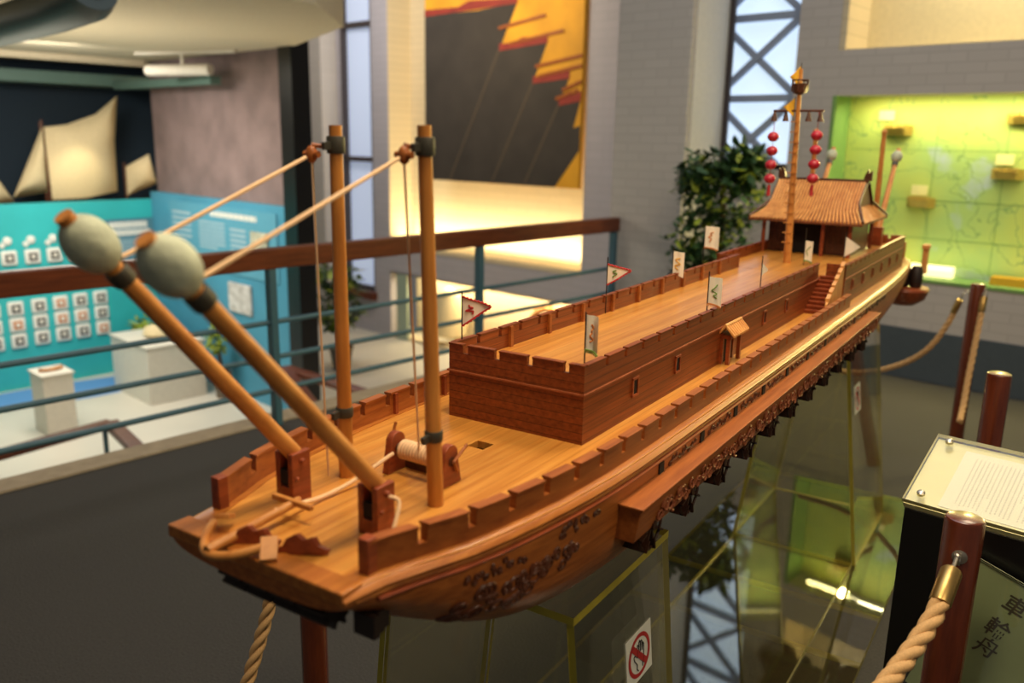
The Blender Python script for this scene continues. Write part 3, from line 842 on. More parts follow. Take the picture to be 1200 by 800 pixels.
mb = MB(); slab(mb, SWl([(.29, -.235, FL+.0185), (2.12, -.235, FL+.0185), (2.12, .235, FL+.0185), (.29, .235, FL+.0185)]), (0, 0, .012)); mb.build('inner_plate', mats, ped, smooth=0)
Tn = Vector((SA.y, -SA.x, 0))
def module(s0, s1, parts, tb, tt):
    z0, z1 = FL+.019, -.252
    mb = MB(); slab(mb, SWl([(s0, -tt-.012, z1+.001), (s1, -tt-.012, z1+.001), (s1, tt+.012, z1+.001), (s0, tt+.012, z1+.001)]), (0, 0, .014)); mb.build('top_plate', mats, ped, smooth=0)
    for sd in (1, -1):
        ss = [s0]+parts+[s1]
        for i in range(len(ss)-1):
            mb = MB(); slab(mb, SWl([(ss[i]+.0015, sd*tb, z0), (ss[i+1]-.0015, sd*tb, z0), (ss[i+1]-.0015, sd*tt, z1), (ss[i]+.0015, sd*tt, z1)]), Tn*(.012*sd)); mb.build('side_panel', mats, ped, smooth=0)
    for s in [s0]+parts+[s1]:
        mb = MB(); slab(mb, SWl([(s+.002, -tb+.002, z0), (s+.002, tb-.002, z0), (s+.002, tt-.002, z1), (s+.002, -tt+.002, z1)]), SA*.010); mb.build('end_panel', mats, ped, smooth=0)
module(-.115, .26, [], .265, .182)
module(2.13, 2.72, [], .235, .125)

# no-touching stickers on the side panel
def sticker(s, z, size, label, tb, tt, ratio=.9):
    k = (z-(FL+.019))/((-.252)-(FL+.019)); t = tb+(tt-tb)*k+.0128
    c = SW(s, t, z); upv = (SW(s, tt, -.252)-SW(s, tb, FL+.019)).normalized(); nrm = SA.cross(upv); nrm = nrm if nrm.dot(Tn) > 0 else -nrm
    o = thing('no_touching_sticker', label, 'sign', c)
    a = SA; h = size/2
    def p(x, y, d=0): return c+a*(x*h)+upv*(y*h*ratio)+nrm*d
    mb = MB(); mb.prism([p(-1, -1), p(1, -1), p(1, 1), p(-1, 1)], nrm*.0012); mb.build('sticker_card', M['cardw'], o, smooth=0)
    mb = MB(); n = 40; out = [p(.86*math.cos(2*PI*i/n), .86*math.sin(2*PI*i/n), .0013) for i in range(n)]; inn = [p(.70*math.cos(2*PI*i/n), .70*math.sin(2*PI*i/n), .0013) for i in range(n)]
    vs = out+inn; mb.add(vs+[v+nrm*.0004 for v in vs], [(i, (i+1) % n, n+(i+1) % n, n+i) for i in range(n)]+[(2*n+i, 2*n+(i+1) % n, 3*n+(i+1) % n, 3*n+i) for i in range(n)])
    d = .52; w = .085
    mb.prism([p(-d-w, d*1.0-w, .0021), p(-d+w, d+w, .0021), p(d+w, -d+w, .0021), p(d-w, -d-w, .0021)], nrm*.0004)
    mb.build('prohibition_ring', M['redp'], o, smooth=0)
    mb = MB()
    hand = [(-.12, -.62), (-.22, -.5), (-.2, -.3), (-.38, -.05), (-.42, .12), (-.34, .16), (-.18, -.02), (-.16, .4), (-.12, .5), (-.05, .46), (-.03, .12), (-.03, .12), (-.02, .52), (.03, .62), (.09, .54), (.08, .14), (.11, .5), (.17, .56), (.22, .48), (.19, .12), (.24, .34), (.3, .38), (.34, .3), (.3, -.2), (.22, -.42), (.2, -.6)]
    mb.tube([p(x*1.05, y*.95, .0018) for x, y in hand], .011*size, 5)
    mb.build('hand_outline', M['ink'], o)
sticker(.11, -.417, .105, 'square no-touching sticker with a crossed-out hand on the nearest clear panel', .265, .182)
sticker(2.235, -.47, .10, 'small far no-touching sticker on the end block of the clear pedestal', .235, .125, 1.1)

# ================================================================== ROPE BARRIER
def barrier_post(x, y, h, label, hooks=(), r=.034):
    o = thing('barrier_post', label, 'post', (x, y, 0), 'round wooden barrier posts')
    mb = MB(); mb.lathe([(r, 0), (r, h-.008), (r*.93, h-.002), (r*.8, h)], (x, y, 0), n=28); mb.build('post_shaft', M['post'], o)
    for (a, z) in hooks:
        d = Vector((math.cos(a), math.sin(a), 0)); c = Vector((x, y, z))+d*r
        e = MB(); e.lathe([(.013, -.001), (.013, .002), (.007, .004)], c, d, 16)
        u = d.orthogonal().normalized()
        e.tube([c+d*.012+.009*(math.cos(2*PI*i/14)*d+math.sin(2*PI*i/14)*Vector((0, 0, 1))) for i in range(15)], .0025, 6, cap=False)
        e.build('eye_hook', M['steel'], o)
    return o
def rope_obj(name, label, pts, r, ends=(True, False), cat='rope', tw=9):
    o = thing(name, label, cat, pts[0], 'barrier ropes')
    P = catmull(pts, 10); mb = MB()
    twisted(mb, P, r, tw); mb.build('rope_strands', M['rope'], o, smooth=180)
    for e, i, j in ((ends[0], 0, 1), (ends[1], -1, -2)):
        if e:
            a = Vector(P[i]); d = (Vector(P[i])-Vector(P[j])).normalized()
            f = MB(); f.lathe([(r*1.12, -.045), (r*1.16, -.041), (r*1.16, .024), (r*1.0, .028)], a, d, 18); f.build('rope_ferrule', M['brass'], o)
            f = MB(); f.tube([a+d*.018, a+d*.058], .0035, 8); f.ell(a+d*.06, (.006, .006), d, 10, 6); f.build('rope_hook', M['steel'], o)
    return o
P1 = (-.360, 1.615)
ca = math.atan2(-.97, .22)
barrier_post(*P1, .97, 'reddish wooden barrier post in front of the black lectern, with brass-ended rope', [(ca, .905)])
rope_obj('barrier_rope', 'thick twisted rope with brass ferrule hanging from the post before the lectern',
         [(-.347, 1.500, .888), (-.345, 1.455, .862), (-.348, 1.40, .835), (-.354, 1.33, .812), (-.362, 1.25, .792), (-.37, 1.15, .772), (-.375, 1.05, .76)], .0155, (True, False))
P2 = (-1.115, 4.56); P3 = (-.590, 2.79)
barrier_post(*P2, .98, 'farther slim wooden barrier post with ropes on both sides, below the map case', [(PI, .93), (-.3, .93)])
barrier_post(*P3, .97, 'short-looking wooden barrier post with a pale top just behind the lectern')
rope_obj('barrier_rope', 'rope sagging from the far post towards the back of the pedestal', [(-1.20, 4.58, .86), (-1.24, 4.58, .74), (-1.32, 4.58, .60), (-1.46, 4.58, .49), (-1.65, 4.57, .42), (-1.9, 4.56, .41)], .014, (True, False))
rope_obj('barrier_rope', 'pale rope hanging straight down beside the far barrier post', [(-1.068, 4.50, .90), (-1.066, 4.47, .76), (-1.060, 4.40, .56), (-1.045, 4.32, .42), (-1.02, 4.2, .38)], .0135, (True, False))
P4 = (-1.665, 1.0875)
barrier_post(*P4, .93, 'wooden barrier post standing behind the bow of the ship on the carpet', [(-2.2, .86)], r=.033)
rope_obj('barrier_rope', 'twisted rope hanging below the bow of the ship in front of the carpet', [(-1.62, 1.04, .84), (-1.56, .955, .74), (-1.548, .914, .643), (-1.552, .865, .50), (-1.557, .80, .36), (-1.57, .70, .27)], .0145, (True, False))

# ================================================================== LECTERN SIGN
Ax, Ay, Az = -.5133, 1.781, .8977; By, Bz = 1.968, .985; Xr = .06
lec = thing('lectern', 'black box lectern with a sloping clear text board on top, right of the pedestal', 'lectern', ((Ax+Xr)/2, 1.87, 0))
mb = MB(); mb.hexa([(Ax, Ay, 0), (Xr, Ay, 0), (Xr, By, 0), (Ax, By, 0), (Ax, Ay, Az-.012), (Xr, Ay, Az-.012), (Xr, By, Bz-.012), (Ax, By, Bz-.012)]); mb.build('lectern_body', M['blackbox'], lec, smooth=0, bevel=.002)
nv = Vector((0, -(Bz-Az), By-Ay)).normalized(); dv = Vector((0, By-Ay, Bz-Az)); wv = Vector((Xr-Ax, 0, 0)); A0 = Vector((Ax, Ay, Az))
def LP(u, v, d=0): return A0+wv*u+dv*v+nv*d
mb = MB(); mb.prism([LP(-.004, -.02, -.010), LP(1, -.02, -.010), LP(1, 1.02, -.010), LP(-.004, 1.02, -.010)], nv*.012); mb.build('backing_board', plain('board_cream', '#d9d49c', .4), lec, smooth=0)
mb = MB(); mb.prism([LP(.105, .06, .0025), LP(1, .06, .0025), LP(1, .93, .0025), LP(.105, .93, .0025)], nv*.0008); mb.build('text_sheet', M['paper'], lec, smooth=0)
mb = MB(); rnd = random.Random(3)
for c in range(58):
    u = .15+c*.0142; v = .84
    end = .18+.25*rnd.random() if c % 7 == 6 else .14
    while v > end:
        h = .012+.012*rnd.random(); mb.prism([LP(u, v, .0035), LP(u+.005, v, .0035), LP(u+.005, v-h, .0035), LP(u, v-h, .0035)], nv*.0002); v -= h+.014
mb.build('printed_lines', M['greytext'], lec, smooth=0)
mb = MB(); slab(mb, [LP(-.006, -.03, .006), LP(1, -.03, .006), LP(1, 1.03, .006), LP(-.006, 1.03, .006)], nv*.010); mb.build('acrylic_cover', [M['acr'], plain('acrylic_pale_edge', '#d7d08a', .3)], lec, smooth=0)
for u, v in ((.045, .09), (.045, .93), (.40, .98)):
    mb = MB(); mb.lathe([(.008, 0), (.008, .006), (.005, .008)], LP(u, v, .016), nv, 12); mb.build('cover_screw', M['steel'], lec)
# inclined placard in front
PBL = Vector((-.4432, 1.70, .5492)); PTL = Vector((-.3633, 1.772, .8284))
pl = thing('placard', 'clear green placard with three black brush characters, tilted in front of the lectern', 'sign', (-.3, 1.72, .6))
pu = (PTL-PBL); pn0 = Vector((1, 0, -.02)).cross(pu).normalized(); pw = pu.normalized().cross(pn0).normalized()*.205; pn = pn0
def PP(u, v, d=0): return PBL+pw*u+pu*v+pn*d
mb = MB(); mb.prism([PP(.0, .0), PP(1, 0), PP(1, 1), PP(0, 1)], pn*.004); mb.build('placard_sheet', plain('placard_green', '#7f8f74', .5, noise=.15, scale=10), pl, smooth=0)
mb = MB(); slab(mb, [PP(-.02, -.02, .005), PP(1.02, -.02, .005), PP(1.02, 1.015, .005), PP(-.02, 1.015, .005)], pn*.006); mb.build('placard_cover', [M['acr'], plain('acrylic_grey_edge', '#a9b08f', .3)], pl, smooth=0)
def glyph(ch, u, v, size):
    cu = bpy.data.curves.new('glyph', 'FONT'); cu.body = ch; cu.size = 1; cu.align_x = 'CENTER'; cu.align_y = 'CENTER'; cu.offset = .012
    ob = bpy.data.objects.new('glyph', cu); COL.objects.link(ob)
    dg = bpy.context.evaluated_depsgraph_get(); me = bpy.data.meshes.new_from_object(ob.evaluated_get(dg)); bpy.data.objects.remove(ob)
    x = pw.normalized(); y = pu.normalized(); c = PP(u, v, .0048)
    vs = [c+(x*(q.co.x+.12*q.co.y)+y*(q.co.y))*size for q in me.vertices]; fs = [tuple(p.vertices) for p in me.polygons]
    return vs, fs
mb = MB()
for ch, q in (('車', (-.2834, 1.73, .766)), ('輪', (-.3042, 1.73, .712)), ('舟', (-.3149, 1.73, .6693))):
    q = Vector(q)-PBL; vs, fs = glyph(ch, q.dot(pw)/pw.length_squared, q.dot(pu)/pu.length_squared, .042)
    if fs: mb.add(vs, fs)
if mb.f: mb.build('brush_characters', M['ink'], pl, smooth=0)
st = MB(); q = PP(.5, .55, 0); st.bar(q, (q.x, 1.7795, q.z), .02, .02); q = PP(.5, .85, 0); st.bar(q, (q.x, 1.7795, q.z), .02, .02); st.build('placard_bracket', M['blackbox'], pl)

# ================================================================== HALL
FX = -4.138
mb = MB(); mb.box((FX-.02, -3, -.25), (3.5, 6.32, 0)); struct(mb.build('floor', M['carpet'], smooth=0))
mb = MB(); mb.box((FX-.18, -3, -.30), (FX-.02, 5.75, .012)); struct(mb.build('trim_1', M['kerb'], smooth=0))
mb = MB(); mb.box((-17, -4, -1.6), (FX-.18, 9.2, -1.5)); struct(mb.build('floor_lower', M['lfloor'], smooth=0))
mb = MB(); mb.box((FX-.2, -3, -1.5), (FX-.18, 5.75, -.30)); struct(mb.build('wall_ledge', M['greyw'], smooth=0))

# railing
rl = thing('railing', 'wood-topped handrail on blue steel posts and rails along the floor edge', 'railing', (FX, 2, 0))
mb = MB(); mb.box((FX-.035, -1.5, .902), (FX+.035, 5.74, 1.017)); mb.build('handrail', M['handrail'], rl, bevel=.008)
for z in (.207, .398, .601):
    mb = MB(); mb.tube([(FX, -1.5, z), (FX, 5.74, z)], .0155, 10); mb.build('steel_rail', M['bluepaint'], rl)
for y in (-.75, .88, 2.515, 4.147, 5.70):
    mb = MB(); mb.box((FX-.028, y-.022, -.02), (FX+.028, y+.022, .905)); mb.build('railing_post', M['bluepaint'], rl, bevel=.004)

# stair handrails in the lower hall
def stair_rail(label, pts, posts):
    o = thing('stair_handrail', label, 'handrail', (pts[0][0], pts[0][1], -1.5))
    mb = MB()
    for i in range(len(pts)-1): mb.bar(pts[i], pts[i+1], .11, .06)
    mb.build('handrail', M['handrail'], o, bevel=.01)
    for x, y, z in posts:
        mb = MB(); mb.tube([(x, y, -1.5), (x, y, z)], .02, 8); mb.build('handrail_post', M['bluepaint'], o)
    return o
stair_rail('brown handrail of the lower stair under the pale floor, bending at a blue post', [(-6.2, .3, -.6), (-6.55, 2.52, -.59), (-5.75, 2.42, -.62), (-5.1, 2.35, -1.0)], [(-6.5, 2.45, -.62), (-6.3, .8, -.62)])
stair_rail('brown U-shaped stair handrail beside the potted plant in the lower hall', [(-5.72, 3.86, -.62), (-7.0, 4.36, -.58), (-5.50, 4.52, -.62)], [(-6.85, 4.33, -.62), (-5.9, 4.47, -.62), (-6.0, 3.97, -.62)])

# lower hall exhibition walls
mb = MB(); mb.box((-11.42, -2, -1.5), (-11.3, 5.25, .76)); struct(mb.build('wall_teal', M['teal'], smooth=0))
mb = MB(); mb.box((-11.3, 5.13, -1.5), (-8.06, 5.25, .86)); struct(mb.build('wall_blue', M['blue'], smooth=0))
mb = MB(); mb.box((-11.35, 5.26, .84), (-8.08, 5.32, 3.0))
struct(mb.build('wall_mural', M['purple'], smooth=0))
mb = MB(); mb.box((-8.06, 5.1, -1.5), (-7.82, 5.32, 2.75)); struct(mb.build('pillar_black', M['blackbox'], smooth=0))
mb = MB(); mb.box((-12.6, -2, -1.5), (-12.5, 6.2, 3.0)); struct(mb.build('wall_navy', M['navy'], smooth=0))
mb = MB(); mb.box((-12.5, 6.0, -1.5), (-11.35, 6.1, 3.0)); struct(mb.build('wall_navy_return', M['navy'], smooth=0))
# blue ribbon painted on the pale floor
mb = MB(); pth = catmull([(-11.28, 1.0, 0), (-10.9, 2.6, 0), (-10.8, 3.6, 0), (-10.75, 4.4, 0), (-10.9, 4.9, 0)], 6); wd = lambda i: .32*math.sin(PI*(i+1)/(len(pth)+1))+.1
mb.loft([[(p.x-wd(i), p.y, -1.5), (p.x+wd(i), p.y, -1.5), (p.x+wd(i), p.y, -1.496), (p.x-wd(i), p.y, -1.496)] for i, p in enumerate(pth)], closed=True)
struct(mb.build('trim_2', plain('blue_floor_paint', '#5f93cf', .5), smooth=0))

# framed specimens on the teal wall
fr0 = None
def display_frame(y, z, label, dark):
    o = thing('display_frame', label, 'picture frame', (-11.29, y, z), 'framed specimens on the teal wall')
    mb = MB(); h = .088
    mb.box((-11.30, y-h, z-h), (-11.265, y+h, z+h)); mb.build('frame_board', M['cardw'], o, bevel=.02)
    mb = MB(); k = .048; mb.box((-11.264, y-k, z-k), (-11.258, y+k, z+k)); mb.build('specimen_plate', M['ink'] if dark else M['orange'], o, smooth=0)
    mb = MB(); mb.lathe([(.028, 0), (.02, .012), (.0, .014)], (-11.258, y, z), (1, 0, 0), 12); mb.build('specimen', M['paper'] if dark else M['cardw'], o)
rows = [('second', -.48), ('third', -.68), ('bottom', -.88)]; cols = [('first', 3.10), ('second', 3.355), ('third', 3.62), ('fourth', 3.87), ('fifth', 4.11), ('sixth', 4.36)]
for cn, y in cols:
    for rn, z in rows:
        display_frame(y, z+(y-3.9)*.02, f'framed white specimen below the handrail, {rn} row, {cn} from left on teal wall', random.Random(int(y*100+z*77)).random() < .6)
for cn, y in (('first', 3.35), ('second', 3.61), ('third', 3.86), ('fourth', 4.11)):
    display_frame(y, .125, f'white framed specimen on the teal wall above the handrail, {cn} from the left', True)
    mb = MB(); mb.lathe([(.0, 0), (.05, .005), (.05, .02), (.03, .03)], (-11.30, y, .33), (1, 0, 0), 8); mb.lathe([(.0, 0), (.035, .005), (.03, .02)], (-11.30, y-.06, .28), (1, 0, 0), 8)
    tag(mb.build('wall_medallion', M['cardw']), f'small pale ornament on the teal wall above the {cn} upper specimen frame', 'ornament', 'small ornaments above the frames')
def text_board(name, label, o0, ux, w, h, mat, title, lines):
    """wall panel with blurred rows of white lettering; o0 lower-left corner, ux along the wall"""
    ux = Vector(ux); nz = Vector((0, 0, 1)); n = ux.cross(nz); o0 = Vector(o0)
    t = thing(name, label, 'sign', o0)
    def p(u, v, d): return o0+ux*(u*w)+nz*(v*h)+n*d
    mb = MB(); mb.prism([p(0, 0, .002), p(1, 0, .002), p(1, 1, .002), p(0, 1, .002)], n*.012); mb.build('board', mat, t, smooth=0)
    mb = MB(); rnd = random.Random(len(label))
    for (u0, u1, v0, v1) in title:
        k = u0
        while k < u1:
            d = min(.045, u1-k); mb.prism([p(k, v0, .0145), p(k+d*.86, v0, .0145), p(k+d*.86, v1, .0145), p(k, v1, .0145)], n*.003); k += .045
    mb.build('title_lettering', M['cardw'], t, smooth=0)
    mb = MB()
    for (u0, u1, v0, v1, nl) in lines:
        for i in range(nl):
            v = v1-(v1-v0)*i/nl; uu = u1-(.3*(u1-u0) if i == nl-1 else 0)
            mb.prism([p(u0, v, .0145), p(uu, v, .0145), p(uu, v-(v1-v0)/nl*.45, .0145), p(u0, v-(v1-v0)/nl*.45, .0145)], n*.002)
    mb.build('small_lettering', plain('pale_print_'+name, '#a9c4d0', .7), t, smooth=0)
text_board('text_panel', 'grey-blue text panel with two white title lines on the teal wall', (-11.295, 4.50, -.02), (0, 1, 0), .64, .54, plain('panel_grey', '#4a7f92', .6), [(.08, .85, .78, .93), (.1, .9, .60, .74)], [(.1, .9, .08, .5, 7)])
text_board('text_panel', 'blue text panel with white title and pale paragraphs left of the black pillar', (-10.75, 5.128, .0), (1, 0, 0), 2.5, .78, plain('panel_blue', '#5aa0bb', .6), [(.42, .84, .84, .92)], [(.03, .22, .30, .85, 6), (.30, .55, .30, .75, 7), (.6, .74, .3, .7, 5)])
mb = MB(); mb.box((-8.75, 5.08, .28), (-8.42, 5.105, .55)); tag(mb.build('photo_print', plain('photo_beige', '#d9c3a5', .6, noise=.5, scale=14), smooth=0), 'small beige photo print at the right of the blue text wall', 'picture')
mb = MB(); mb.box((-9.35, 5.10, -.45), (-8.85, 5.125, -.1)); tag(mb.build('photo_print', plain('photo_cream', '#e6dcc6', .6, noise=.4, scale=12), smooth=0), 'cream print on the blue wall just under the handrail', 'picture')

# plinths and show box
def plinth(name, label, x0, y0, x1, y1, z1, cat='plinth'):
    o = thing(name, label, cat, ((x0+x1)/2, (y0+y1)/2, -1.5))
    mb = MB(); mb.box((x0, y0, -1.5), (x1, y1, z1)); mb.build('plinth_body', M['wpaint'], o, bevel=.006)
    mb = MB(); mb.box((x0-.015, y0-.015, z1), (x1+.015, y1+.015, z1+.02)); mb.build('plinth_top', M['wpaint'], o, bevel=.004); return o
plinth('plinth', 'narrow white plinth with a small wooden boat in front of the teal wall', -9.62, 2.92, -9.25, 3.22, -.86)
mb = MB()
mb.loft([[(-9.43+.06*w, 2.95+.24*u, -.828+.03*(2*u-1)**2), (-9.43-.06*w, 2.95+.24*u, -.828+.03*(2*u-1)**2), (-9.43-.02*w, 2.95+.24*u, -.839), (-9.43+.02*w, 2.95+.24*u, -.839)] for u, w in ((0, .1), (.2, .8), (.5, 1), (.8, .8), (1, .1))], closed=True)
tag(mb.build('model_boat', M['arm'], smooth=40), 'little wooden boat lying on the narrow white plinth', 'ship model')
plinth('show_plinth', 'wide white show box standing in front of the blue text wall', -10.55, 4.15, -9.55, 4.85, -.82)
mb = MB(); mb.lathe([(.10, 0), (.16, .04), (.13, .12), (.04, .15), (.0, .16)], (-10.05, 4.5, -.8), n=12); tag(mb.build('coral_specimen', M['sail'], smooth=60), 'pale lumpy specimen lying on the wide white show box', 'specimen')

def leafy(name, label, base, h0, crown, n, size, mats, pot_r=.16, trunk=True, seed=1):
    o = thing(name, label, 'plant', base); b = Vector(base); rnd = random.Random(seed)
    p = MB(); p.lathe([(pot_r*.7, 0), (pot_r, .28), (pot_r*1.08, .29), (pot_r*1.08, .32), (pot_r*.9, .32), (pot_r*.88, .28)], b, n=20); p.build('pot', M['pot'], o)
    t = MB()
    for k in range(3):
        a = 2*PI*k/3; q = Vector((math.cos(a), math.sin(a), 0))
        c = crown[k % len(crown)]
        t.tube(catmull([b+Vector((0, 0, .27))+q*.02, b+q*.05+Vector((0, 0, h0*.5)), b+q*.03+Vector((0, 0, h0)), b+Vector(c[0])], 5), .013, 7)
    t.build('trunk', M['bark'], o)
    for mi, (mat, frac) in enumerate(mats):
        f = MB()
        for i in range(int(n*frac)):
            c, rad = crown[rnd.randrange(len(crown))]
            while True:
                v = Vector((rnd.uniform(-1, 1), rnd.uniform(-1, 1), rnd.uniform(-1, 1)))
                if .2 < v.length < 1: break
            q = b+Vector(c)+Vector((v.x*rad[0], v.y*rad[0], v.z*rad[1]))
            d = Vector((rnd.uniform(-1, 1), rnd.uniform(-1, 1), rnd.uniform(-.9, .4))).normalized(); sd = d.cross(Vector((rnd.uniform(-.4, .4), rnd.uniform(-.4, .4), 1))).normalized(); nn = d.cross(sd)
            s = size*rnd.uniform(.7, 1.25)
            f.add([q, q+d*s*.35+sd*s*.22, q+d*s*.75+sd*s*.16-nn*s*.05, q+d*s-nn*s*.12, q+d*s*.75-sd*s*.16-nn*s*.05, q+d*s*.35-sd*s*.22], [(0, 1, 2, 3, 4, 5)])
        f.build('foliage' if mi == 0 else 'young_foliage', mat, o, smooth=0)
    return o
leafy('potted_tree', 'leafy potted fig tree between the grey pier and the tall window', (-2.93, 5.25, 0), .8, [((0, 0, 1.45), (.30, .17)), ((.02, .02, 1.22), (.30, .22)), ((-.06, -.02, .98), (.30, .25)), ((-.08, 0, .78), (.24, .22)), ((.15, 0, 1.5), (.14, .12)), ((-.2, .02, 1.38), (.13, .12))], 2100, .095, [(M['leaf'], .86), (M['leaf2'], .14)], seed=5)
leafy('potted_plant', 'potted shrub beside the lower stair handrail, left of the grey pillar', (-9.40, 6.75, -1.5), .5, [((0, 0, 1.25), (.30, .25)), ((.12, 0, .95), (.30, .3)), ((-.05, 0, .75), (.25, .25))], 420, .16, [(M['leaf'], .75), (M['leaf2'], .25)], seed=9)
leafy('potted_plant', 'small yellow-green potted plant behind the wide white show box', (-9.3, 4.93, -1.5), .3, [((0, -.03, .72), (.10, .14))], 90, .11, [(M['leaf2'], 1.0)], pot_r=.11, seed=11)
leafy('potted_plant', 'little yellow-green plant at the left end of the show box by the teal wall', (-11.0, 4.75, -1.5), .3, [((0, 0, .65), (.12, .14))], 60, .12, [(M['leaf2'], 1.0)], pot_r=.1, seed=12)

# sails of the boats behind the teal wall
def sail(label, pts, mast_x, mast_to):
    o = thing('sail_boat', label, 'ship model', (-11.8, pts[0][0], .5))
    mb = MB(); n = len(pts)
    c = Vector((-11.66, sum(p[0] for p in pts)/n, sum(p[1] for p in pts)/n))
    rim = [Vector((-11.8, y, z)) for y, z in pts]; mid = [(r+c)/2+Vector((.04, 0, 0)) for r in rim]
    vs = rim+mid+[c]; fs = [(i, (i+1) % n, n+(i+1) % n, n+i) for i in range(n)]+[(n+i, n+(i+1) % n, 2*n) for i in range(n)]
    bk = [v-Vector((.012, 0, 0)) for v in vs]
    mb.add(vs+bk, fs+[tuple(2*n+1+k for k in reversed(f)) for f in fs]+[(i, (i+1) % n, 2*n+1+(i+1) % n, 2*n+1+i) for i in range(n)])
    mb.build('sail', M['sail'], o, smooth=60)
    mb = MB(); mb.tube([(-11.82, mast_x, .3), (-11.82, mast_to[0], mast_to[1])], .018, 8); mb.build('boat_mast', M['dark'], o)
    mb = MB(); y0 = min(p[0] for p in pts)+.03; y1 = max(p[0] for p in pts)-.03
    mb.loft([[(-11.82+.16*w, y0+(y1-y0)*u, .45+.1*(2*u-1)**2), (-11.82-.16*w, y0+(y1-y0)*u, .45+.1*(2*u-1)**2), (-11.82-.06*w, y0+(y1-y0)*u, .25), (-11.82+.06*w, y0+(y1-y0)*u, .25)] for u, w in ((0, .1), (.2, .8), (.5, 1), (.8, .8), (1, .15))], closed=True)
    mb.build('boat_hull', M['arm'], o)
sail('largest cream square sail lit by a spot, above the teal wall', [(4.08, .76), (4.5, .77), (4.91, .84), (4.93, 1.5), (5.01, 2.08), (4.72, 1.84), (4.35, 1.70), (4.07, 1.66)], 4.08, (4.05, 1.75))
sail('cream triangular sail just left of the largest square sail', [(3.63, .80), (4.03, .86), (4.045, 1.3), (4.05, 1.67), (3.85, 1.25)], 4.02, (4.035, 1.72))
sail('cream sail cut off at the left edge above the teal wall', [(3.1, .72), (3.64, .74), (3.5, 1.0), (3.3, 1.3), (3.1, 1.6)], 3.2, (3.15, 1.7))
sail('smallest cream sail with a dark diagonal spar, right of the large sail', [(5.04, .78), (5.25, .86), (5.46, .93), (5.42, 1.15), (5.38, 1.33), (5.20, 1.24), (5.05, 1.16)], 5.03, (5.04, 1.22))

# ceiling, beams, duct, lamp
mb = MB()
mb.prism([(-16, -3, 2.5), (-4.6, -3, 2.5), (-4.9, 2.2, 2.5), (-5.25, 3.64, 2.5), (-6.1, 4.5, 2.5), (-7.83, 5.15, 2.5), (-11.3, 5.2, 2.5), (-11.3, 6.2, 2.5), (-16, 6.2, 2.5)], (0, 0, .25))
struct(mb.build('ceiling', M['ceil'], smooth=0))
mb = MB(); mb.box((-12.4, -1, 2.2), (-11.75, 5.85, 2.34)); mb.box((-11.75, 4.95, 2.16), (-9.2, 5.08, 2.25)); struct(mb.build('beam_green', M['beam'], smooth=0))
mb = MB(); mb.box((-11.2, -1, 2.43), (-11.12, 5.1, 2.5)); struct(mb.build('beam_ceiling', M['ceil'], smooth=0))
mb = MB(); mb.tube([(-8.0, 2.05, 2.3), (-6.76, 2.10, 2.3), (-5.5, 2.03, 2.3), (-4.9, 1.98, 2.31), (-4.83, 1.975, 2.345)], .125, 18); mb.tube([(-4.9, 1.98, 2.30), (-4.9, 1.98, 2.5)], .11, 18)
tag(mb.build('ventilation_duct', M['duct'], smooth=40), 'dark round ventilation duct under the ceiling at the top left corner', 'duct')
mb = MB(); mb.tube([(-8.0, 2.42, 2.36), (-6.7, 2.44, 2.36), (-5.6, 2.36, 2.36)], .03, 10); mb.tube([(-6.5, 2.435, 2.36), (-6.5, 2.435, 2.5)], .012, 6)
tag(mb.build('ceiling_pipe', M['duct'], smooth=40), 'thin dark pipe running beside the ventilation duct', 'pipe')
lm = thing('track_lamp', 'white tubular lamp hanging from a ceiling track beside the purple mural', 'lamp', (-9.4, 4.75, 2.48))
mb = MB(); mb.tube([(-9.85, 4.55, 2.30), (-9.05, 4.88, 2.30)], .06, 14); mb.build('lamp_tube', M['wpaint'], lm)
mb = MB(); mb.tube([(-9.4, 4.74, 2.33), (-9.4, 4.74, 2.48)], .02, 8); mb.bar((-10.0, 4.5, 2.482), (-8.7, 5.0, 2.482), .05, .03); mb.build('lamp_stem', M['wpaint'], lm)

# ---- far wall of the lower hall (y = 8.5)
YF = 8.5
def wallbox(mb, x0, x1, z0, z1, y0=YF, th=.2): mb.box((x0, y0, z0), (x1, y0+th, z1))
mb = MB()
for x0, x1, z0, z1 in ((-14, -11.66, -1.5, 5.5), (-10.86, -10.47, -1.5, 5.5), (-11.66, -10.86, -1.5, -.83), (-6.66, -5.0, -1.5, 5.5), (-10.47, -6.66, -.46, -.0), (-10.47, -6.66, 3.9, 5.5), (-6.66, -6.0, -1.5, -.4)):
    wallbox(mb, x0, x1, z0, z1)
struct(mb.build('wall_back', M['greyw'], smooth=0))
mb = MB(); mb.box((-13.05, 8.2, -1.5), (-11.75, 8.5, 5.5)); struct(mb.build('pillar_pale', M['brickw'], smooth=0))
mb = MB(); mb.box((-11.66, 8.62, -.83), (-10.86, 8.66, 5.5)); struct(mb.build('window_2', M['winpane2'], smooth=0))
mb = MB()
for x in (-11.64, -10.88): mb.box((x-.03, 8.52, -.83), (x+.03, 8.62, 5.5))
for z in (-.80, 1.27, 3.3): mb.box((-11.66, 8.52, z-.04), (-10.86, 8.62, z+.04))

struct(mb.build('window_frame', M['frame'], smooth=0))
mb = MB(); mb.box((-11.75, 8.4, -.95), (-10.8, 8.5, -.83)); struct(mb.build('window_sill', M['handrail'], smooth=0))
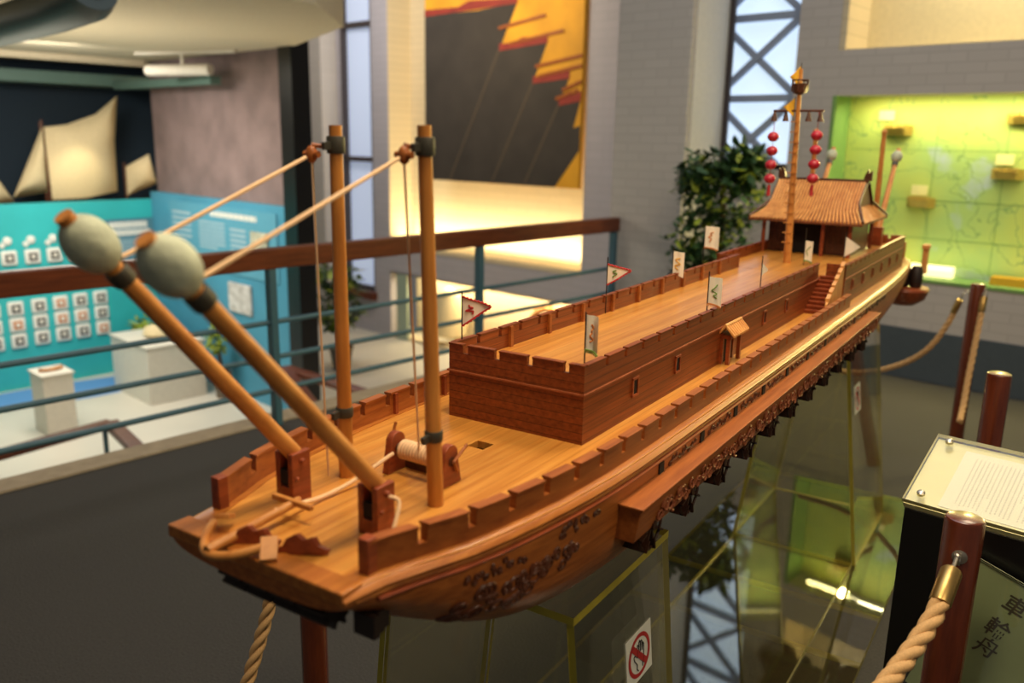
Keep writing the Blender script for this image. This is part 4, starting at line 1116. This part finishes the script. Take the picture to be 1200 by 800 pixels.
# lit niche with the hanging banner, display case beneath
mb = MB(); mb.box((-10.47, 8.95, -.05), (-6.66, 9.05, 3.95)); struct(mb.build('wall_niche', M['cream'], smooth=0))
mb = MB(); mb.box((-10.47, 8.49, -.06), (-6.66, 8.95, .002)); mb.box((-6.665, 8.51, 0), (-6.63, 8.95, 3.9)); mb.box((-10.50, 8.51, 0), (-10.46, 8.95, 3.9)); struct(mb.build('trim_3', M['cream'], smooth=0))
mb = MB(); mb.box((-10.47, 9.05, -1.5), (-6.0, 9.12, -.4)); struct(mb.build('wall_case', M['cream'], smooth=0))
mb = MB(); mb.box((-10.47, 8.5, -.46), (-6.0, 9.05, -.44)); mb.box((-10.47, 8.5, -1.5), (-6.66, 8.7, -1.45)); struct(mb.build('trim_4', M['cream'], smooth=0))
mb = MB(); mb.box((-10.30, 8.48, -1.5), (-10.05, 8.53, -.46)); struct(mb.build('trim_5', plain('pale_green_glass', '#9fb0a0', .3), smooth=0))
bn = thing('hanging_banner', 'huge dark and orange mural banner hanging in the lit wall niche', 'banner', (-8.1, 8.45, 1.03))
X0, X1, Z0, Z1 = -9.55, -6.70, 1.035, 3.85
mb = MB(); mb.box((X0, 8.44, Z0), (X1, 8.50, Z1)); mb.build('banner_cloth', plain('banner_orange', '#dc9a1e', .7, noise=.25, scale=2), bn, smooth=0)
mb = MB()
def bp(x, z, d): return (x, 8.44-d, z)
prof = [(-9.55, 3.29), (-8.50, 3.27), (-7.78, 3.32), (-8.09, 2.76), (-7.72, 2.82), (-7.26, 2.815), (-7.49, 2.335), (-7.2, 2.40), (-6.89, 2.378), (-7.05, 2.058), (-6.705, 2.11), (-6.81, 1.77), (-6.705, 1.80), (-6.705, 1.50), (-7.08, 1.04)]
mb.prism([bp(X0, Z0, .001)]+[bp(x, z, .001) for x, z in prof], (0, -.002, 0))
mb.build('banner_dark_shape', plain('banner_dark', '#3a342e', .8, noise=.2, scale=3), bn, smooth=0)
mb = MB()
for (x, z) in ((-8.09, 2.76), (-7.49, 2.335), (-7.05, 2.058)):
    L0 = z-Z0; mb.bar(bp(x, z, .004), bp(x-L0*.55, Z0, .004), .004, .03)
mb.build('banner_seam', plain('banner_seam', '#55493a', .8), bn, smooth=0)
mb = MB()
for k in (0, 3, 6, 9):
    a = prof[k]; c = prof[k+2] if k < 9 else prof[10]; m = ((a[0]+c[0])/2, (a[1]+c[1])/2); a = (max(a[0], X0), a[1])
    mb.prism([bp(a[0], a[1]-.02, .005), bp(c[0], c[1]-.02, .005), bp(c[0], c[1]+.10, .005), bp(c[0]-.12, c[1]+.05, .005), bp(m[0], m[1]+.10, .005), bp(m[0]-.2, m[1]+.04, .005), bp(a[0], a[1]+.07, .005)], (0, -.002, 0))
mb.build('banner_red_band', plain('banner_red', '#8c2f22', .7, noise=.2, scale=6), bn, smooth=0)
mb = MB()
for (x, z, l) in ((-8.1, 3.02, .8), (-7.9, 2.82, .9), (-7.45, 2.52, .75), (-7.4, 2.40, .7), (-7.0, 2.22, .3), (-7.1, 2.12, .35)): mb.bar(bp(x, z, .012), bp(x+l if x+l < X1 else X1, z+.10, .012), .006, .04)
mb.build('banner_spar', M['bul'], bn, smooth=0)
# models in the lower case
cw = thing('wheel_model', 'brown model with a big spoked half wheel in the bright lower display case', 'ship model', (-7.3, 8.75, -1.45))
mb = MB(); c0 = Vector((-7.35, 8.75, -1.05))
mb.tube([c0+.42*Vector((math.cos(PI*i/12), 0, math.sin(PI*i/12))) for i in range(13)], .04, 8); mb.box((-7.95, 8.6, -1.45), (-6.75, 8.9, -1.05)); mb.build('wheel_rim', M['arm'], cw)
for k in range(5):
    a = PI*(k+.5)/5; mb = MB(); mb.tube([c0, c0+.5*Vector((math.cos(a), 0, math.sin(a)))], .022, 6); mb.build('spoke', M['arm'], cw)
mb = MB(); mb.lathe([(.0, 0), (.28, .0), (.30, .35), (.20, .62), (.02, .72)], (-9.35, 8.72, -1.3), n=16); tag(mb.build('sail_model', M['sail'], smooth=40), 'pale tent-shaped model in the left of the bright lower display case', 'ship model')
mb = MB(); mb.lathe([(.2, 0), (.24, .1), (.16, .24), (.08, .30)], (-8.6, 8.8, -1.45), n=12); tag(mb.build('small_model', M['arm'], smooth=40), 'small brown model in the middle of the bright lower display case', 'ship model')

# ---- pier and right-hand wall
mb = MB(); mb.box((-4.215, 5.75, -1.5), (-3.55, 6.34, 5.5)); struct(mb.build('wall_pier', M['brickw'], smooth=0))
mb = MB(); mb.box((-3.55, 5.80, 0), (-3.535, 6.26, 5.5)); struct(mb.build('trim_6', M['wpaint'], smooth=0))
YW = 6.3
mb = MB()
for x0, x1, z0, z1 in ((-3.80, -2.98, 0, 1.47), (-2.98, -2.665, 0, 5.5), (-2.665, 3.5, 1.972, 2.285), (-2.665, 3.5, .36, .715), (-2.665, 3.5, 3.3, 5.5)):
    wallbox(mb, x0, x1, z0, z1, YW, .3)
struct(mb.build('wall_right', M['brickw'], smooth=0))
mb = MB(); mb.box((-2.98, YW-.015, 0), (3.5, YW+.3, .36)); struct(mb.build('baseboard_right', M['slate'], smooth=0))
mb = MB(); mb.box((-3.80, YW+.2, 1.47), (-2.98, YW+.23, 5.5)); struct(mb.build('window_1', M['winpane'], smooth=0))
mb = MB(); mb.box((-3.545, YW-.03, 1.40), (-3.50, YW, 5.5)); struct(mb.build('window_jamb', M['frame'], smooth=0))
mb = MB()
yb = YW+.12; z = 1.47; W0, W1 = -3.72, -3.0
zs = [1.35, 1.97, 2.575, 3.18, 3.8]
for i, z in enumerate(zs):
    mb.bar((W0-.08, yb, z), (W1+.02, yb, z), .05, .055)
    if i < len(zs)-1:
        mb.bar((W0, yb, z), (W1, yb, zs[i+1]), .04, .05); mb.bar((W1, yb+.01, z), (W0, yb+.01, zs[i+1]), .04, .05)
mb.bar((W0, yb, 1.3), (W0, yb, 5.5), .05, .045, up=(0, 1, 0)); mb.bar((W1, yb, 1.3), (W1, yb, 5.5), .05, .045, up=(0, 1, 0))
struct(mb.build('window_brace', M['steelbar'], smooth=0))
mb = MB(); mb.box((-3.80, YW+.0, 1.43), (-2.98, YW+.2, 1.475)); struct(mb.build('window_sill', M['brickw'], smooth=0))

# map display case
def mapmat():
    m, nt, b = new_mat('map_print'); Lk = nt.links
    tc = N(nt, 'ShaderNodeTexCoord'); n1 = N(nt, 'ShaderNodeTexNoise'); n1.inputs['Scale'].default_value = 1.6; n1.inputs['Detail'].default_value = 6
    Lk.new(tc.outputs['Object'], n1.inputs['Vector'])
    rp = N(nt, 'ShaderNodeValToRGB'); e = rp.color_ramp.elements
    e[0].position = .36; e[0].color = lin('#b4c6c8'); e[1].position = .41; e[1].color = lin('#aac874')
    x = e.new(.52); x.color = lin('#bccf6c'); x = e.new(.7); x.color = lin('#c6cc62')
    Lk.new(n1.outputs['Fac'], rp.inputs[0])
    n2 = N(nt, 'ShaderNodeTexNoise'); n2.inputs['Scale'].default_value = 3.5; n2.inputs['Detail'].default_value = 3; Lk.new(tc.outputs['Object'], n2.inputs['Vector'])
    s = N(nt, 'ShaderNodeMath', operation='SUBTRACT'); s.inputs[1].default_value = .5; Lk.new(n2.outputs['Fac'], s.inputs[0])
    a = N(nt, 'ShaderNodeMath', operation='ABSOLUTE'); Lk.new(s.outputs[0], a.inputs[0])
    lt = N(nt, 'ShaderNodeMath', operation='LESS_THAN'); lt.inputs[1].default_value = .006; Lk.new(a.outputs[0], lt.inputs[0])
    mx = N(nt, 'ShaderNodeMix', data_type='RGBA'); mx.inputs[7].default_value = lin('#8fae64'); Lk.new(lt.outputs[0], mx.inputs[0]); Lk.new(rp.outputs[0], mx.inputs[6])
    Lk.new(mx.outputs[2], b.inputs['Base Color']); b.inputs['Roughness'].default_value = .6
    return m
mc = thing('map_case', 'recessed wall case with a glowing yellow-green map and tiny ships', 'display case', (-1, 6.45, .72))
mb = MB(); mb.box((-2.66, 6.56, .72), (3.4, 6.60, 1.972)); mb.build('map_sheet', mapmat(), mc, smooth=0)
mb = MB()
for x in (-2.0, -1.55, -1.1, -.6): mb.box((x-.002, 6.558, .75), (x+.002, 6.56, 1.96))
for z in (.98, 1.25, 1.6): mb.box((-2.6, 6.558, z-.002), (3.4, 6.56, z+.002))
mb.build('map_joint', M['jade'], mc, smooth=0)
mb = MB(); mb.box((-2.668, 6.29, .72), (-2.64, 6.56, 1.972)); mb.box((-2.64, 6.29, .70), (3.4, 6.56, .722)); mb.build('case_frame', M['jade'], mc, smooth=0)
mb = MB(); mb.box((-2.12, 6.46, .723), (-1.76, 6.53, .80)); mb.box((-2.30, 6.44, .723), (-2.16, 6.53, .82)); mb.build('case_light', emit('case_tube_warm', '#ffedb0', 1.3), mc, smooth=0)
mb = MB(); mb.box((-1.50, 6.40, .723), (-.3, 6.52, .775)); mb.build('case_ledge', M['yellowp'], mc, smooth=0)
for i, (x, z, w, lb) in enumerate(((-2.27, 1.72, .20, 'tiny model ship on the map below the upper left caption card'), (-2.05, 1.22, .19, 'three-hulled tiny model ship on the map above the stern of the big ship'),
                                   (-1.52, 1.44, .20, 'tiny yellow model ship in the middle right of the map'), (-1.46, 1.80, .22, 'tiny model ship at the upper right of the map beside the frame edge'))):
    o = thing('tiny_ship', lb, 'ship model', (x, 6.5, z), 'tiny ships mounted on the map')
    mb = MB(); mb.loft([[(x-w/2+w*u, 6.552-.10*a, z+.03+.02*(2*u-1)**2), (x-w/2+w*u, 6.552, z+.03+.02*(2*u-1)**2), (x-w/2+w*u, 6.552, z-.02), (x-w/2+w*u, 6.552-.05*a, z-.02)] for u, a in ((0, .2), (.2, .9), (.5, 1), (.8, .9), (1, .2))], closed=True)
    mb.build('ship_hull', M['tinyship'], o, smooth=30)
    mb = MB()
    for k in (-.25, 0, .25): mb.box((x+k*w-.022, 6.47, z+.02), (x+k*w+.022, 6.54, z+.055))
    mb.build('ship_cabin', M['tinyship'], o, smooth=0)
for (x, z, lb) in ((-2.36, 1.84, 'cream caption card at the upper left of the map'), (-2.07, 1.32, 'cream caption card above the three-hulled tiny ship'), (-1.55, 1.55, 'cream caption card in the right half of the map')):
    mb = MB(); mb.box((x-.055, 6.54, z-.035), (x+.055, 6.552, z+.035)); tag(mb.build('caption_card', plain('card_cream', '#efe9a4', .6), smooth=0), lb, 'label', 'caption cards on the map')
# upper lit recess
mb = MB(); mb.box((-2.665, 6.7, 2.285), (3.5, 6.75, 3.3)); struct(mb.build('wall_recess', plain('cream_plaster', '#ddd0a8', .8), smooth=0))
mb = MB(); mb.box((-2.664, 6.305, 2.286), (-2.62, 6.7, 3.3)); mb.box((-2.62, 6.305, 2.2855), (3.5, 6.7, 2.292)); struct(mb.build('trim_7', M['cream'], smooth=0))

# ================================================================== LIGHTS
def area(name, loc, target, size, power, color, sy=None, spread=None):
    l = bpy.data.lights.new(name, 'AREA'); l.energy = power; l.color = color; l.size = size
    if sy: l.shape = 'RECTANGLE'; l.size_y = sy
    if spread: l.spread = math.radians(spread)
    o = bpy.data.objects.new(name, l); COL.objects.link(o); o.location = loc
    o.rotation_euler = (Vector(target)-Vector(loc)).to_track_quat('-Z', 'Y').to_euler(); return o
WARM = (1, .81, .54); NEUT = (1, .92, .8); YEL = (1, .86, .28)
area('ceiling_lamp_bow', (-.62, .72, 3.3), (-.9, .9, 1.1), .5, 38, WARM)
area('ceiling_lamp_mid', (-.6, 2.2, 3.4), (-1.1, 2.0, 1.1), .5, 33, WARM)
area('ceiling_lamp_stern', (-.7, 4.1, 3.4), (-1.5, 3.6, 1.2), .5, 22, WARM)
area('starboard_fill', (.9, 1.0, 2.9), (-.9, 1.9, 1.0), .7, 20, WARM)  # added warm fill from the aisle, lifts the starboard hull and sponson
area('cool_overhead_fill', (-2.2, 3.2, 5.3), (-2.2, 3.6, 0), 3.0, 60, (.80, .88, 1))  # added bluish fill from above for the pier and upper deck
area('pillar_fill', (-9.5, 6.3, 4.4), (-11.5, 8.5, 1.0), 1.2, 85, (1, .93, .84))  # added fill aimed at the pale pillar on the far wall
area('map_case_lamp', (-.9, 6.36, 1.92), (-.9, 6.6, 1.2), 3.2, 20, (1, .90, .50), sy=.08)
area('map_case_lamp_low', (-.9, 6.40, .78), (-.9, 6.6, 1.4), 3.2, 3, (1, .93, .6), sy=.08)
area('gallery_ceiling_fill', (-8.2, 2.6, 1.0), (-8.2, 2.9, 2.5), 1.6, 40, (1,.87,.66))  # added upward fill in mid-air, brightens the lower hall ceiling
for i, x in enumerate((-2.2, -1.3, -.3)):
    l = bpy.data.lights.new('map_case_spot', 'SPOT'); l.energy = 75; l.color = (1, .78, .27); l.spot_size = math.radians(120); l.spot_blend = .6; l.shadow_soft_size = .035
    o = bpy.data.objects.new('map_case_spot', l); COL.objects.link(o); o.location = (x, 6.36, 1.90)
    o.rotation_euler = (Vector((x-.3, 3.8, 0))-Vector(o.location)).to_track_quat('-Z', 'Y').to_euler()
area('recess_lamp', (-.5, 6.5, 3.2), (-.5, 6.7, 2.3), 3.5, 42, (1, .86, .55), sy=.1)
area('niche_lamp', (-8.5, 8.72, .03), (-8.5, 8.95, 1.2), 3.7, 75, (1, .82, .48), sy=.1)
area('case_lamp', (-8.4, 8.75, -.48), (-8.4, 8.95, -1.3), 3.7, 50, (1, .84, .52), sy=.12)
area('banner_lamp', (-7.6, 6.6, 3.6), (-8.1, 8.5, 2.6), .6, 50, WARM)
area('gallery_lamp', (-8.8, 2.8, 2.42), (-8.8, 2.8, -1.5), 2.2, 150, NEUT)
area('gallery_wall_lamp', (-9.6, 3.4, 2.4), (-11.3, 4.0, 0), .6, 45, NEUT)
sp = bpy.data.lights.new('sail_spot', 'SPOT'); sp.energy = 30; sp.color = (1, .85, .55); sp.spot_size = math.radians(40); sp.spot_blend = .8; sp.shadow_soft_size = .08
so = bpy.data.objects.new('sail_spot', sp); COL.objects.link(so); so.location = (-10.8, 4.4, 1.6); so.rotation_euler = (Vector((-11.75, 4.4, 1.1))-Vector(so.location)).to_track_quat('-Z', 'Y').to_euler()

w = bpy.data.worlds.new('world'); SC.world = w; w.use_nodes = True
bg = w.node_tree.nodes['Background']; bg.inputs[0].default_value = (1, .93, .84, 1); bg.inputs[1].default_value = .115
vs = SC.view_settings; vs.view_transform = 'Standard'; vs.look = 'None'; vs.gamma = 1; vs.use_curve_mapping = False; vs.exposure = 0
SC.cycles.max_bounces = 8; SC.cycles.transparent_max_bounces = 24; SC.cycles.glossy_bounces = 4
SC.cycles.sample_clamp_indirect = 4.0
for o in list(bpy.data.objects):
    if o.get('_w'): del o['_w']
